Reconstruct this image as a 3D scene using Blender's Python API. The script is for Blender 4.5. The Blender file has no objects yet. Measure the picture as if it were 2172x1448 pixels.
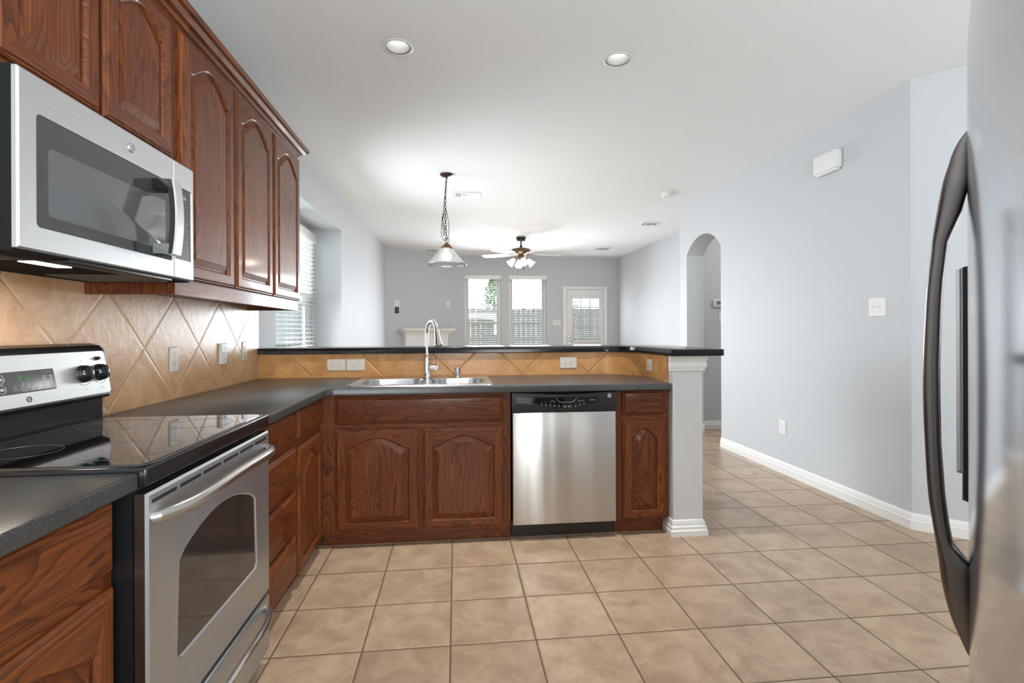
import bpy, bmesh, math, random
from mathutils import Vector, Matrix
random.seed(7)
scene = bpy.context.scene
COL = scene.collection
pi = math.pi

# ------------------------------------------------------------------ camera
CAM_H = 1.205
cam_d = bpy.data.cameras.new('camera')
cam = bpy.data.objects.new('camera', cam_d)
COL.objects.link(cam)
cam_d.sensor_fit = 'HORIZONTAL'
cam_d.sensor_width = 36.0
cam_d.lens = 36.0 * 1098.0 / 2172.0
cam_d.shift_x = 0.0
cam_d.shift_y = -(724.0 - 703.0) / 2172.0
cam_d.clip_start = 0.02
YAW, ROLL = 0.108, 0.004
_r = Vector((math.cos(YAW), -math.sin(YAW), 0))
_f = Vector((math.sin(YAW), math.cos(YAW), 0))
_u = Vector((0, 0, 1))
r2 = (_r - _u * ROLL).normalized()
u2 = (_u + _r * ROLL).normalized()
cam.matrix_world = Matrix(((r2.x, u2.x, -_f.x, 0), (r2.y, u2.y, -_f.y, 0),
                           (r2.z, u2.z, -_f.z, CAM_H), (0, 0, 0, 1)))
scene.camera = cam

# ------------------------------------------------------------------ world, exposure
w = bpy.data.worlds.new('sky_world')
scene.world = w
w.use_nodes = True
_bg = w.node_tree.nodes['Background']
_bg.inputs[0].default_value = (0.86, 0.93, 1.0, 1)
_bg.inputs[1].default_value = 4.0
scene.view_settings.view_transform = 'Standard'
scene.view_settings.look = 'None'
scene.view_settings.exposure = 0.17
scene.view_settings.gamma = 1.0
scene.view_settings.use_curve_mapping = False
cy = scene.cycles
cy.use_denoising = True
cy.max_bounces = 9
cy.diffuse_bounces = 5
cy.glossy_bounces = 4
cy.transmission_bounces = 8
cy.transparent_max_bounces = 24
cy.caustics_reflective = False
cy.caustics_refractive = False
cy.sample_clamp_indirect = 6.0


def lamp(name, kind, loc, power, color=(1, 1, 1), rot=(0, 0, 0), size=0.1, size_y=None, spread=None):
    d = bpy.data.lights.new(name, kind)
    d.energy = power
    d.color = color
    if kind == 'AREA':
        d.size = size
        if size_y:
            d.shape = 'RECTANGLE'
            d.size_y = size_y
        else:
            d.shape = 'DISK'
        if spread:
            d.spread = spread
    elif kind == 'POINT':
        d.shadow_soft_size = size
    o = bpy.data.objects.new(name, d)
    o.location = loc
    o.rotation_euler = rot
    COL.objects.link(o)
    return o


DAY = (0.90, 0.95, 1.0)
H = pi / 2
# daylight through the windows; the first lamp is added fill behind the camera
lamp('added_back_fill', 'AREA', (0.9, -1.72, 1.40), 175, (0.96, 0.985, 1.0), (H + 0.80, 0, 0), 2.6, 1.8)
lamp('daylight_bay', 'AREA', (-2.35, 5.0, 1.7), 110, DAY, (0, -H + 0.12, 0), 1.8, 1.9)
lamp('daylight_bay_inner', 'AREA', (-1.50, 5.05, 1.45), 34, DAY, (0, -H + 0.22, 0), 1.5, 1.6, 2.3)
lamp('daylight_living', 'AREA', (0.54, 10.30, 1.5), 50, DAY, (-H + 0.22, 0, 0), 0.66, 1.6, 2.3)
lamp('daylight_living', 'AREA', (1.45, 10.30, 1.5), 50, DAY, (-H + 0.22, 0, 0), 0.7, 1.6, 2.3)
lamp('daylight_door', 'AREA', (2.66, 10.34, 1.45), 10, DAY, (-H, 0, 0), 0.55, 0.9)
sun_d = bpy.data.lights.new('sun', 'SUN')
sun_d.energy = 1.3
sun_d.angle = 0.05
sun = bpy.data.objects.new('sun', sun_d)
sun.rotation_euler = (math.radians(40), math.radians(-12), 0)
COL.objects.link(sun)

# ------------------------------------------------------------------ node helpers


def S(v):
    v /= 255.0
    return v / 12.92 if v <= 0.04045 else ((v + 0.055) / 1.055) ** 2.4


def rgb(r, g, b):
    return (S(r), S(g), S(b), 1)


class NT:
    def __init__(s, name):
        s.m = bpy.data.materials.new(name)
        s.m.use_nodes = True
        s.t = s.m.node_tree
        s.b = s.t.nodes['Principled BSDF']

    def n(s, typ, **kw):
        nd = s.t.nodes.new(typ)
        for k, v in kw.items():
            if k.startswith('i_'):
                key = k[2:]
                nd.inputs[int(key) if key.isdigit() else key.replace('_', ' ')].default_value = v
            else:
                setattr(nd, k, v)
        return nd

    def l(s, a, b):
        s.t.links.new(a, b)

    def math(s, op, a, b=None, c=None):
        nd = s.n('ShaderNodeMath', operation=op)
        for i, v in enumerate((a, b, c)):
            if v is None:
                continue
            if isinstance(v, (int, float)):
                nd.inputs[i].default_value = v
            else:
                s.l(v, nd.inputs[i])
        return nd.outputs[0]

    def ramp(s, fac, stops):
        nd = s.n('ShaderNodeValToRGB')
        el = nd.color_ramp.elements
        while len(el) < len(stops):
            el.new(0.5)
        for e, (p, c) in zip(el, stops):
            e.position = p
            e.color = c if len(c) == 4 else (*c, 1)
        s.l(fac, nd.inputs[0])
        return nd.outputs[0]

    def mix(s, fac, a, b, mode='MIX'):
        nd = s.n('ShaderNodeMix', data_type='RGBA', blend_type=mode)
        for sock, v in ((nd.inputs[0], fac), (nd.inputs[6], a), (nd.inputs[7], b)):
            if isinstance(v, (int, float, tuple)):
                sock.default_value = v
            else:
                s.l(v, sock)
        return nd.outputs[2]

    def noise(s, vec, scale, detail=3.0, rough=0.5, dist=0.0):
        nd = s.n('ShaderNodeTexNoise')
        nd.inputs['Scale'].default_value = scale
        nd.inputs['Detail'].default_value = detail
        nd.inputs['Roughness'].default_value = rough
        nd.inputs['Distortion'].default_value = dist
        if vec is not None:
            s.l(vec, nd.inputs['Vector'])
        return nd.outputs['Fac']

    def coord(s, which='Object'):
        return s.n('ShaderNodeTexCoord').outputs[which]

    def mapping(s, vec, scale=(1, 1, 1), loc=(0, 0, 0), rot=(0, 0, 0)):
        nd = s.n('ShaderNodeMapping')
        nd.inputs['Location'].default_value = loc
        nd.inputs['Rotation'].default_value = rot
        nd.inputs['Scale'].default_value = scale
        s.l(vec, nd.inputs['Vector'])
        return nd.outputs[0]

    def bump(s, height, strength=0.2, dist=0.01):
        nd = s.n('ShaderNodeBump')
        nd.inputs['Strength'].default_value = strength
        nd.inputs['Distance'].default_value = dist
        s.l(height, nd.inputs['Height'])
        s.l(nd.outputs[0], s.b.inputs['Normal'])

    def set(s, **kw):
        for k, v in kw.items():
            s.b.inputs[k.replace('_', ' ')].default_value = v
        return s


def plain(name, col, rough=0.5, metal=0.0, spec=0.5, noise_amt=0.04, nscale=40.0, bump=0.0):
    t = NT(name)
    t.set(Roughness=rough, Metallic=metal)
    t.b.inputs['Specular IOR Level'].default_value = spec
    f = t.noise(t.coord(), nscale, 3)
    c2 = tuple(c * (1 - noise_amt) for c in col[:3]) + (1,)
    t.l(t.mix(f, col, c2), t.b.inputs['Base Color'])
    if bump:
        t.bump(f, bump, 0.004)
    return t.m


def wood(name, axis, light=1.0):
    t = NT(name)
    co = t.coord()
    oi = t.n('ShaderNodeObjectInfo')
    off = t.n('ShaderNodeCombineXYZ')
    rnd = t.math('MULTIPLY', oi.outputs['Random'], 13.0)
    for i in range(3):
        t.l(rnd, off.inputs[i])
    add = t.n('ShaderNodeVectorMath', operation='ADD')
    t.l(co, add.inputs[0])
    t.l(off.outputs[0], add.inputs[1])
    v = add.outputs[0]
    sc = [5.5, 5.5, 5.5]
    sc[axis] = 0.85
    n1 = t.noise(t.mapping(v, tuple(sc)), 1.0, 2.0, 0.45, 0.25)
    k = t.math('MULTIPLY', n1, 30.0)
    fr = t.math('FRACT', k)
    # asymmetric growth rings: slow rise, sharp fall
    ring = t.math('POWER', fr, 2.2)
    sf = [160, 160, 160]
    sf[axis] = 5
    pores = t.noise(t.mapping(v, tuple(sf)), 1.0, 3.0, 0.6)
    sb = [2.2, 2.2, 2.2]
    sb[axis] = 0.5
    broad = t.noise(t.mapping(v, tuple(sb)), 1.0, 2.0)
    L = light
    base = t.ramp(broad, [(0.3, (0.146 * L, 0.037 * L, 0.0082 * L)), (0.7, (0.245 * L, 0.069 * L, 0.0170 * L))])
    dark = (0.042 * L, 0.0098 * L, 0.0032 * L, 1)
    c1 = t.mix(t.math('MULTIPLY', ring, 0.78), base, dark)
    pr = t.ramp(pores, [(0.42, (0, 0, 0)), (0.6, (1, 1, 1))])
    c2 = t.mix(t.math('MULTIPLY', pr, 0.38), c1, dark)
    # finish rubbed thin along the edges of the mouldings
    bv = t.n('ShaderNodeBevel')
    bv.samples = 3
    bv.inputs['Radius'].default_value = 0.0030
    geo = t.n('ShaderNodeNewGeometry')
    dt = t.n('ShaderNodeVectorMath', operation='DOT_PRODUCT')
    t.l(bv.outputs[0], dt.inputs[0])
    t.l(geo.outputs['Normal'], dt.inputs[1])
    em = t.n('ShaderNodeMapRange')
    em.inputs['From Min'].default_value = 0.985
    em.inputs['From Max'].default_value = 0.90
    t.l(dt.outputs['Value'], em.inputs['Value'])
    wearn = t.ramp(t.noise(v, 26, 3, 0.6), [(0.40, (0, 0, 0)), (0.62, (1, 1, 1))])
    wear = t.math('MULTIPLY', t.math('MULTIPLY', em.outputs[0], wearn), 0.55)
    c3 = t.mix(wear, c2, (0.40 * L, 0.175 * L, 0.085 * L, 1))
    t.l(c3, t.b.inputs['Base Color'])
    t.set(Roughness=0.46)
    t.b.inputs['Specular IOR Level'].default_value = 0.25
    t.b.inputs['Coat Weight'].default_value = 0.16
    t.b.inputs['Coat Roughness'].default_value = 0.10
    hmix = t.math('ADD', t.math('MULTIPLY', ring, 0.5), t.math('MULTIPLY', pores, 0.7))
    t.bump(hmix, 0.10, 0.002)
    return t.m


def steel(name, col, rough, axis, aniso=0.0):
    t = NT(name)
    sc = [900, 900, 900]
    sc[axis] = 6
    f = t.noise(t.mapping(t.coord(), tuple(sc)), 1.0, 2.0)
    blot = t.noise(t.coord(), 3.0, 3.0)
    c2 = tuple(c * 0.82 for c in col[:3]) + (1,)
    t.l(t.mix(f, col, c2), t.b.inputs['Base Color'])
    t.set(Metallic=1.0)
    rr = t.math('ADD', t.math('MULTIPLY', blot, 0.03), rough - 0.015)
    t.l(rr, t.b.inputs['Roughness'])
    if aniso:
        t.b.inputs['Anisotropic'].default_value = aniso
        tg = t.n('ShaderNodeTangent', direction_type='RADIAL', axis='Z')
        t.l(tg.outputs[0], t.b.inputs['Tangent'])
        t.b.inputs['Anisotropic Rotation'].default_value = 0.25
        # the sheet is very slightly wavy from side to side
        wv = t.noise(t.mapping(t.coord(), (7.0, 7.0, 0.35)), 1.0, 1.5)
        t.bump(wv, 0.55, 0.010)
    else:
        t.bump(f, 0.02, 0.001)
    return t.m


def speckle(name, base, speck, rough, amount=0.56, scale=420, spec=0.5):
    t = NT(name)
    co = t.coord()
    f = t.noise(co, scale, 2.0, 0.7)
    s1 = t.ramp(f, [(amount, (0, 0, 0)), (amount + 0.14, (1, 1, 1))])
    b = t.noise(co, 6, 3)
    c0 = t.mix(b, base, tuple(c * 1.35 for c in base[:3]) + (1,))
    t.l(t.mix(s1, c0, speck), t.b.inputs['Base Color'])
    t.set(Roughness=rough)
    t.b.inputs['Specular IOR Level'].default_value = spec
    return t.m


def tile_grid(name, kind, u0, v0, pitch, tile_lo, tile_hi, grout, gw, rough, bump_noise, var=0.16):
    """square tiles from 'Object' xy (floor) or diamond tiles from the UV map (s,z)"""
    t = NT(name)
    co = t.coord('Object' if kind == 'floor' else 'UV')
    sp = t.n('ShaderNodeSeparateXYZ')
    t.l(co, sp.inputs[0])
    X = t.math('SUBTRACT', sp.outputs[0], u0)
    Y = t.math('SUBTRACT', sp.outputs[1], v0)
    if kind == 'floor':
        u = t.math('DIVIDE', X, pitch)
        v = t.math('DIVIDE', Y, pitch)
    else:
        u = t.math('DIVIDE', t.math('ADD', X, Y), pitch)
        v = t.math('DIVIDE', t.math('SUBTRACT', X, Y), pitch)
    def edge(a):
        f = t.math('FRACT', a)
        return t.math('MINIMUM', f, t.math('SUBTRACT', 1.0, f))
    d = t.math('MINIMUM', edge(u), edge(v))
    wob = t.math('MULTIPLY', t.math('SUBTRACT', t.noise(co, 30, 2), 0.5), gw * 0.5)
    d = t.math('ADD', d, wob)
    mr = t.n('ShaderNodeMapRange')
    mr.inputs['From Min'].default_value = gw * 0.7
    mr.inputs['From Max'].default_value = gw * 1.3
    t.l(d, mr.inputs['Value'])
    mask = mr.outputs[0]
    cell = t.n('ShaderNodeCombineXYZ')
    t.l(t.math('FLOOR', u), cell.inputs[0])
    t.l(t.math('FLOOR', v), cell.inputs[1])
    wn = t.n('ShaderNodeTexWhiteNoise', noise_dimensions='3D')
    t.l(cell.outputs[0], wn.inputs['Vector'])
    # each tile has its own mottling
    off = t.n('ShaderNodeVectorMath', operation='SCALE')
    t.l(wn.outputs['Color'], off.inputs[0])
    off.inputs['Scale'].default_value = 40.0
    ad = t.n('ShaderNodeVectorMath', operation='ADD')
    t.l(co, ad.inputs[0])
    t.l(off.outputs[0], ad.inputs[1])
    mot = t.noise(ad.outputs[0], 7.5, 8.0, 0.66, 0.5)
    tc = t.ramp(mot, [(0.32, tile_lo), (0.68, tile_hi)])
    vv = t.math('ADD', t.math('MULTIPLY', wn.outputs['Value'], var), 1.0 - var / 2)
    sc = t.n('ShaderNodeVectorMath', operation='SCALE')
    t.l(tc, sc.inputs[0])
    t.l(vv, sc.inputs['Scale'])
    gn = t.noise(co, 9, 3)
    gc = t.mix(gn, grout, tuple(c * 1.5 for c in grout[:3]) + (1,))
    t.l(t.mix(mask, gc, sc.outputs[0]), t.b.inputs['Base Color'])
    rr = t.math('ADD', t.math('MULTIPLY', t.math('SUBTRACT', 1.0, mask), 0.4), rough)
    t.l(rr, t.b.inputs['Roughness'])
    n2 = t.noise(ad.outputs[0], 14.0 if kind == 'floor' else 22.0, 4.0, 0.6, 0.6)
    mr2 = t.n('ShaderNodeMapRange')
    mr2.inputs['From Min'].default_value = gw * 0.3
    mr2.inputs['From Max'].default_value = gw * 3.2
    t.l(d, mr2.inputs['Value'])
    hh = t.math('ADD', t.math('MULTIPLY', mr2.outputs[0], 1.0), t.math('MULTIPLY', n2, bump_noise))
    t.bump(hh, 0.5, 0.004)
    if kind != 'floor':
        t.b.inputs['Specular IOR Level'].default_value = 0.75
        t.b.inputs['Coat Weight'].default_value = 0.22
        t.b.inputs['Coat Roughness'].default_value = 0.24
    return t.m


def wall_paint(name, col, bump=0.25, rough=0.6):
    t = NT(name)
    co = t.coord()
    f = t.noise(co, 90, 3, 0.55)
    g = t.ramp(f, [(0.45, (0, 0, 0)), (0.62, (1, 1, 1))])
    b = t.noise(co, 1.5, 2)
    t.l(t.mix(b, col, tuple(c * 0.97 for c in col[:3]) + (1,)), t.b.inputs['Base Color'])
    t.set(Roughness=rough)
    t.b.inputs['Specular IOR Level'].default_value = 0.35
    t.bump(g, bump, 0.003)
    return t.m


def emit(name, col, strength):
    t = NT(name)
    t.set(Roughness=0.4)
    t.b.inputs['Base Color'].default_value = (0.9, 0.9, 0.9, 1) if strength > 1 else (0.02, 0.03, 0.02, 1)
    t.b.inputs['Emission Color'].default_value = (*col, 1)
    t.b.inputs['Emission Strength'].default_value = strength
    return t.m


def glass_pane(name, tint=(0.96, 0.985, 0.97, 1), refl=0.06, rough=0.0):
    t = NT(name)
    tr = t.n('ShaderNodeBsdfTransparent')
    tr.inputs[0].default_value = tint
    gl = t.n('ShaderNodeBsdfGlossy')
    gl.inputs['Roughness'].default_value = rough
    mx = t.n('ShaderNodeMixShader')
    fr = t.n('ShaderNodeFresnel')
    fr.inputs[0].default_value = 1.45
    fac = t.math('ADD', t.math('MULTIPLY', fr.outputs[0], 0.9), refl * 0.3)
    t.l(fac, mx.inputs[0])
    t.l(tr.outputs[0], mx.inputs[1])
    t.l(gl.outputs[0], mx.inputs[2])
    t.l(mx.outputs[0], t.t.nodes['Material Output'].inputs[0])
    return t.m


M = {}
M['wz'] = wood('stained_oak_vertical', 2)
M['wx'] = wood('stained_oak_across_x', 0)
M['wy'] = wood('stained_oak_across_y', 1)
M['steel_y'] = steel('brushed_steel_y', (0.60, 0.63, 0.665, 1), 0.42, 1)
M['steel_x'] = steel('brushed_steel_x', (0.66, 0.64, 0.615, 1), 0.33, 0, 0.85)
M['steel_z'] = steel('brushed_steel_upright', (0.68, 0.71, 0.75, 1), 0.12, 2)
M['steel_light'] = steel('bright_brushed_steel', (0.74, 0.75, 0.755, 1), 0.42, 1)
M['handle_steel'] = steel('satin_handle_steel', (0.62, 0.60, 0.57, 1), 0.28, 1)
M['dark_handle'] = steel('dark_satin_handle', (0.20, 0.185, 0.175, 1), 0.30, 2)
M['sink_steel'] = steel('satin_sink_steel', (0.60, 0.635, 0.67, 1), 0.24, 0)
M['chrome'] = plain('polished_chrome', (0.80, 0.80, 0.80, 1), 0.06, 1.0)
M['black_gloss'] = plain('black_glass', (0.006, 0.006, 0.007, 1), 0.035, 0, 0.8)
M['black'] = plain('black_enamel', (0.010, 0.010, 0.011, 1), 0.22, 0, 0.5)
M['black_matte'] = plain('black_plastic', (0.018, 0.018, 0.019, 1), 0.42, 0, 0.4)
M['dark_brown'] = plain('dark_kick_panel', (0.022, 0.013, 0.010, 1), 0.45)
M['micro_glass'] = plain('smoked_door_glass', (0.045, 0.047, 0.05, 1), 0.05, 0, 0.7)
M['micro_screen'] = plain('perforated_screen_glass', (0.105, 0.108, 0.112, 1), 0.08, 0, 0.8)
M['oven_glass'] = plain('oven_door_glass', (0.035, 0.033, 0.031, 1), 0.05, 0, 0.85)
M['panel_grey'] = plain('grey_control_glass', (0.055, 0.056, 0.06, 1), 0.34)
M['grey_print'] = plain('grey_print', (0.33, 0.33, 0.34, 1), 0.5)
M['white_print'] = plain('white_print', (0.40, 0.40, 0.41, 1), 0.7, 0, 0.1)
M['dark_print'] = plain('dark_print', (0.05, 0.05, 0.055, 1), 0.5)
M['counter'] = speckle('charcoal_laminate', (0.036, 0.0355, 0.035, 1), (0.21, 0.20, 0.185, 1), 0.29, 0.57, 330, 0.42)
M['bar'] = speckle('black_speckled_laminate', (0.0055, 0.0055, 0.006, 1), (0.13, 0.115, 0.09, 1), 0.14, 0.60, 260, 0.28)
PT = 0.3322
M['floor'] = tile_grid('beige_floor_tile', 'floor', -0.025, 2.667, PT, rgb(150, 125, 101), rgb(184, 160, 135),
                       rgb(88, 66, 46), 0.0095, 0.30, 0.10)
DG = 0.4665
M['tile_left'] = tile_grid('tan_diamond_tile_long', 'diamond', 2.589, 0.905, DG, rgb(190, 138, 92), rgb(220, 179, 136),
                           rgb(196, 164, 124), 0.0085, 0.40, 0.95, 0.08)
M['tile_bar'] = tile_grid('tan_diamond_tile_short', 'diamond', -0.018, 0.905, 0.480, rgb(182, 124, 70),
                          rgb(212, 162, 106), rgb(170, 128, 86), 0.0085, 0.26, 0.30, 0.08)
_tb = M['tile_bar'].node_tree.nodes['Principled BSDF']
_tb.inputs['Coat Weight'].default_value = 0.0
_tb.inputs['Specular IOR Level'].default_value = 0.35
M['wall'] = wall_paint('pale_grey_blue_paint', (0.548, 0.570, 0.596, 1), 0.16)
M['column_paint'] = wall_paint('pale_column_paint', (0.640, 0.645, 0.645, 1), 0.22)
M['ceiling'] = wall_paint('ceiling_paint', (0.850, 0.870, 0.885, 1), 0.16, 0.8)
M['white'] = plain('white_trim_paint', (0.80, 0.80, 0.79, 1), 0.32)
M['white_matte'] = plain('white_plastic', (0.76, 0.76, 0.745, 1), 0.40)
M['ivory'] = plain('almond_plastic', (0.70, 0.645, 0.565, 1), 0.38)
M['slot'] = plain('dark_slot', (0.05, 0.045, 0.04, 1), 0.6)
M['blind'] = plain('white_blind_slat', (0.84, 0.84, 0.825, 1), 0.42)
M['pane'] = glass_pane('window_pane')
M['bronze'] = plain('oil_rubbed_bronze', (0.055, 0.032, 0.024, 1), 0.38, 0.6)
M['bronze_light'] = plain('aged_bronze', (0.155, 0.095, 0.052, 1), 0.42, 0.6)
M['shade_glass'] = glass_pane('ribbed_clear_glass', (0.90, 0.965, 0.955, 1), 0.12, 0.04)
M['bulb'] = emit('lit_bulb', (1.0, 0.88, 0.68), 22.0)
M['frost'] = emit('lit_frosted_glass', (1.0, 0.91, 0.74), 1.9)
M['can_lens'] = emit('lit_can_lens', (1.0, 0.98, 0.94), 8.0)
M['hood_lens'] = emit('lit_hood_lens', (1.0, 0.93, 0.80), 5.0)
M['clock'] = emit('green_clock_digits', (0.05, 0.42, 0.07), 0.45)
M['led'] = emit('white_clock_digits', (0.8, 0.9, 1.0), 0.9)
M['mesh_filter'] = plain('metal_grease_filter', (0.14, 0.135, 0.13, 1), 0.5, 0.8)
M['fence'] = plain('weathered_cedar', (0.17, 0.165, 0.15, 1), 0.85, 0, 0.2, 0.5, 14)
M['leaf'] = plain('green_leaf', (0.20, 0.29, 0.14, 1), 0.6, 0, 0.3, 0.5, 6)
M['bark'] = plain('tree_bark', (0.10, 0.07, 0.05, 1), 0.9)
M['lawn'] = plain('dry_lawn', (0.20, 0.22, 0.10, 1), 0.95, 0, 0.2, 0.4, 5)
M['fan_blade'] = plain('white_fan_blade', (0.78, 0.77, 0.75, 1), 0.35)
M['can_baffle'] = plain('grey_can_baffle', (0.16, 0.16, 0.16, 1), 0.5)
M['under'] = plain('flat_black_underside', (0.014, 0.014, 0.014, 1), 0.8, 0, 0.1)
M['fridge_side'] = plain('grey_fridge_side', (0.42, 0.42, 0.42, 1), 0.5)
M['bright_ground'] = plain('brightened_ground', (0.70, 0.69, 0.66, 1), 0.9, 0, 0.2)
M['lcd'] = plain('grey_lcd', (0.20, 0.22, 0.21, 1), 0.3)

# ------------------------------------------------------------------ mesh helpers
ORG = {}


class MB:
    def __init__(s):
        s.bm = bmesh.new()
        s.uv = None
        s.mi = 0

    def face(s, vs):
        try:
            f = s.bm.faces.new(vs)
            f.material_index = s.mi
            return f
        except ValueError:
            return None

    def pts(s, ps):
        return [s.bm.verts.new(p) for p in ps]

    def box(s, x0, x1, y0, y1, z0, z1, bev=0.0, seg=2):
        v = s.pts([(x, y, z) for z in (z0, z1) for y in (y0, y1) for x in (x0, x1)])
        fs = [s.face([v[i] for i in q]) for q in
              ((0, 2, 3, 1), (4, 5, 7, 6), (0, 1, 5, 4), (2, 6, 7, 3), (0, 4, 6, 2), (1, 3, 7, 5))]
        if bev:
            es = list({e for f in fs for e in f.edges})
            bmesh.ops.bevel(s.bm, geom=es, offset=bev, segments=seg, affect='EDGES', profile=0.5)
        return s

    def rings(s, rings, cap0=True, cap1=True, closed=True, loop=False):
        R = [s.pts(r) for r in rings]
        n = len(R[0])
        pairs = list(zip(R, R[1:]))
        if loop:
            pairs.append((R[-1], R[0]))
        for a, b in pairs:
            for i in range(n if closed else n - 1):
                j = (i + 1) % n
                s.face([a[i], a[j], b[j], b[i]])
        if not loop and closed:
            if cap0:
                s.face(R[0][::-1])
            if cap1:
                s.face(R[-1])
        return R

    def prism(s, poly, z0, z1, axis='z'):
        def P(a, b, c):
            return {'z': (a, b, c), 'x': (c, a, b), 'y': (a, c, b)}[axis]
        s.rings([[P(a, b, z0) for a, b in poly], [P(a, b, z1) for a, b in poly]])
        return s

    def lathe(s, prof, c=(0, 0, 0), n=28, axis='z', cap0=True, cap1=True):
        rings = []
        for r, h in prof:
            r = max(r, 1e-5)
            ring = []
            for i in range(n):
                a = 2 * pi * i / n
                p = (r * math.cos(a), r * math.sin(a), h)
                if axis == 'x':
                    p = (p[2], p[0], p[1])
                elif axis == 'y':
                    p = (p[1], p[2], p[0])
                ring.append((c[0] + p[0], c[1] + p[1], c[2] + p[2]))
            rings.append(ring)
        s.rings(rings, cap0, cap1)
        return s

    def tube(s, path, r, n=10, cap=True, loop=False, sx=1.0):
        path = [Vector(p) for p in path]
        rad = r if isinstance(r, (list, tuple)) else [r] * len(path)
        rings = []
        ref = None
        m = len(path)
        for i, p in enumerate(path):
            if loop:
                t = path[(i + 1) % m] - path[i - 1]
            else:
                t = path[min(i + 1, m - 1)] - path[max(i - 1, 0)]
            t.normalize()
            if ref is None:
                ref = Vector((0, 0, 1)) if abs(t.z) < 0.9 else Vector((1, 0, 0))
                ref = (ref - t * ref.dot(t)).normalized()
            else:
                ref = (ref - t * ref.dot(t)).normalized()
            b = t.cross(ref)
            rings.append([p + (ref * math.cos(2 * pi * k / n) * sx + b * math.sin(2 * pi * k / n)) * rad[i] for k in range(n)])
        s.rings(rings, cap, cap, True, loop)
        return s

    def sweep(s, path, prof, closed=False, side=1):
        """moulding: profile (offset outward, z) swept along a 2D path with mitres"""
        m = len(path)
        P = [Vector((p[0], p[1])) for p in path]
        rings = []
        for i in range(m):
            ns = []
            if closed or i > 0:
                d = (P[i] - P[i - 1]).normalized()
                ns.append(Vector((d.y, -d.x)) * side)
            if closed or i < m - 1:
                d = (P[(i + 1) % m] - P[i]).normalized()
                ns.append(Vector((d.y, -d.x)) * side)
            if len(ns) == 2:
                mm = (ns[0] + ns[1]) / (1 + ns[0].dot(ns[1]))
            else:
                mm = ns[0]
            rings.append([(P[i].x + mm.x * o, P[i].y + mm.y * o, z) for o, z in prof])
        s.rings(rings, True, True, True, closed)
        return s

    def plate_holes(s, outer, holes, z):
        """flat face with holes at height z; returns the vertex loops"""
        loops = []
        edges = []
        for lp in [outer] + holes:
            vs = s.pts([(a, b, z) for a, b in lp])
            loops.append(vs)
            for i in range(len(vs)):
                edges.append(s.bm.edges.new((vs[i], vs[(i + 1) % len(vs)])))
        r = bmesh.ops.triangle_fill(s.bm, edges=edges, use_beauty=True, normal=(0, 0, 1))
        for g in r['geom']:
            if isinstance(g, bmesh.types.BMFace):
                g.material_index = s.mi
        return loops

    def bridge(s, a, b):
        n = len(a)
        for i in range(n):
            j = (i + 1) % n
            s.face([a[i], a[j], b[j], b[i]])

    def build(s, name, mats, parent=None, mat=None, local=False, smooth=30, props=None, recalc=True):
        if mat is not None:
            s.bm.transform(mat)
        if recalc:
            bmesh.ops.recalc_face_normals(s.bm, faces=s.bm.faces[:])
        org = Vector((0, 0, 0))
        if parent is not None and not local:
            org = ORG.get(parent.name, Vector((0, 0, 0)))
        if org.length:
            bmesh.ops.translate(s.bm, verts=s.bm.verts[:], vec=-org)
        me = bpy.data.meshes.new(name)
        s.bm.to_mesh(me)
        s.bm.free()
        for m in (mats if isinstance(mats, (list, tuple)) else [mats]):
            me.materials.append(M[m] if isinstance(m, str) else m)
        if smooth:
            for p in me.polygons:
                p.use_smooth = True
            me.set_sharp_from_angle(angle=math.radians(smooth))
        o = bpy.data.objects.new(name, me)
        COL.objects.link(o)
        if parent is not None:
            o.parent = parent
        ORG[o.name] = org
        for k, v in (props or {}).items():
            o[k] = v
        return o


def thing(name, label, cat, loc=(0, 0, 0), rot=(0, 0, 0), group=None):
    o = bpy.data.objects.new(name, None)
    o.empty_display_size = 0.05
    COL.objects.link(o)
    o.location = loc
    o.rotation_euler = rot
    o['label'] = label
    o['category'] = cat
    if group:
        o['group'] = group
    ORG[o.name] = Vector(loc)
    return o


def tagged(o, label, cat, group=None):
    o['label'] = label
    o['category'] = cat
    if group:
        o['group'] = group
    return o


def struct(o):
    o['kind'] = 'structure'
    return o


def text_into(mb, s_, size, origin, u, v, wv, depth=0.0006, align='CENTER', shear=0.0):
    """lettering as real raised geometry on a surface"""
    c = bpy.data.curves.new('lettering', 'FONT')
    c.body = s_
    c.size = size
    c.align_x = align
    c.align_y = 'CENTER'
    c.resolution_u = 2
    c.shear = shear
    o = bpy.data.objects.new('lettering', c)
    COL.objects.link(o)
    dg = bpy.context.evaluated_depsgraph_get()
    me = bpy.data.meshes.new_from_object(o.evaluated_get(dg))
    bpy.data.objects.remove(o)
    bpy.data.curves.remove(c)
    O, U, V, W = Vector(origin), Vector(u), Vector(v), Vector(wv)
    vs = [mb.bm.verts.new(O + U * q.co.x + V * q.co.y + W * depth) for q in me.vertices]
    for p in me.polygons:
        mb.face([vs[i] for i in p.vertices])
    bpy.data.meshes.remove(me)


def rrect(x0, x1, y0, y1, r, n=6):
    out = []
    for cx, cy_, a0 in ((x1 - r, y1 - r, 0), (x0 + r, y1 - r, 90), (x0 + r, y0 + r, 180), (x1 - r, y0 + r, 270)):
        for i in range(n + 1):
            a = math.radians(a0 + 90 * i / n)
            out.append((cx + r * math.cos(a), cy_ + r * math.sin(a)))
    return out


def basis(o, u, w):
    """local (u right, v up, w out) -> world"""
    U, Vv, W = Vector(u), Vector((0, 0, 1)), Vector(w)
    return Matrix(((U.x, Vv.x, W.x, o[0]), (U.y, Vv.y, W.y, o[1]), (U.z, Vv.z, W.z, o[2]), (0, 0, 0, 1)))


def B_left(x):
    return basis((x, 0, 0), (0, 1, 0), (1, 0, 0))      # u = +Y, w = +X


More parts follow.
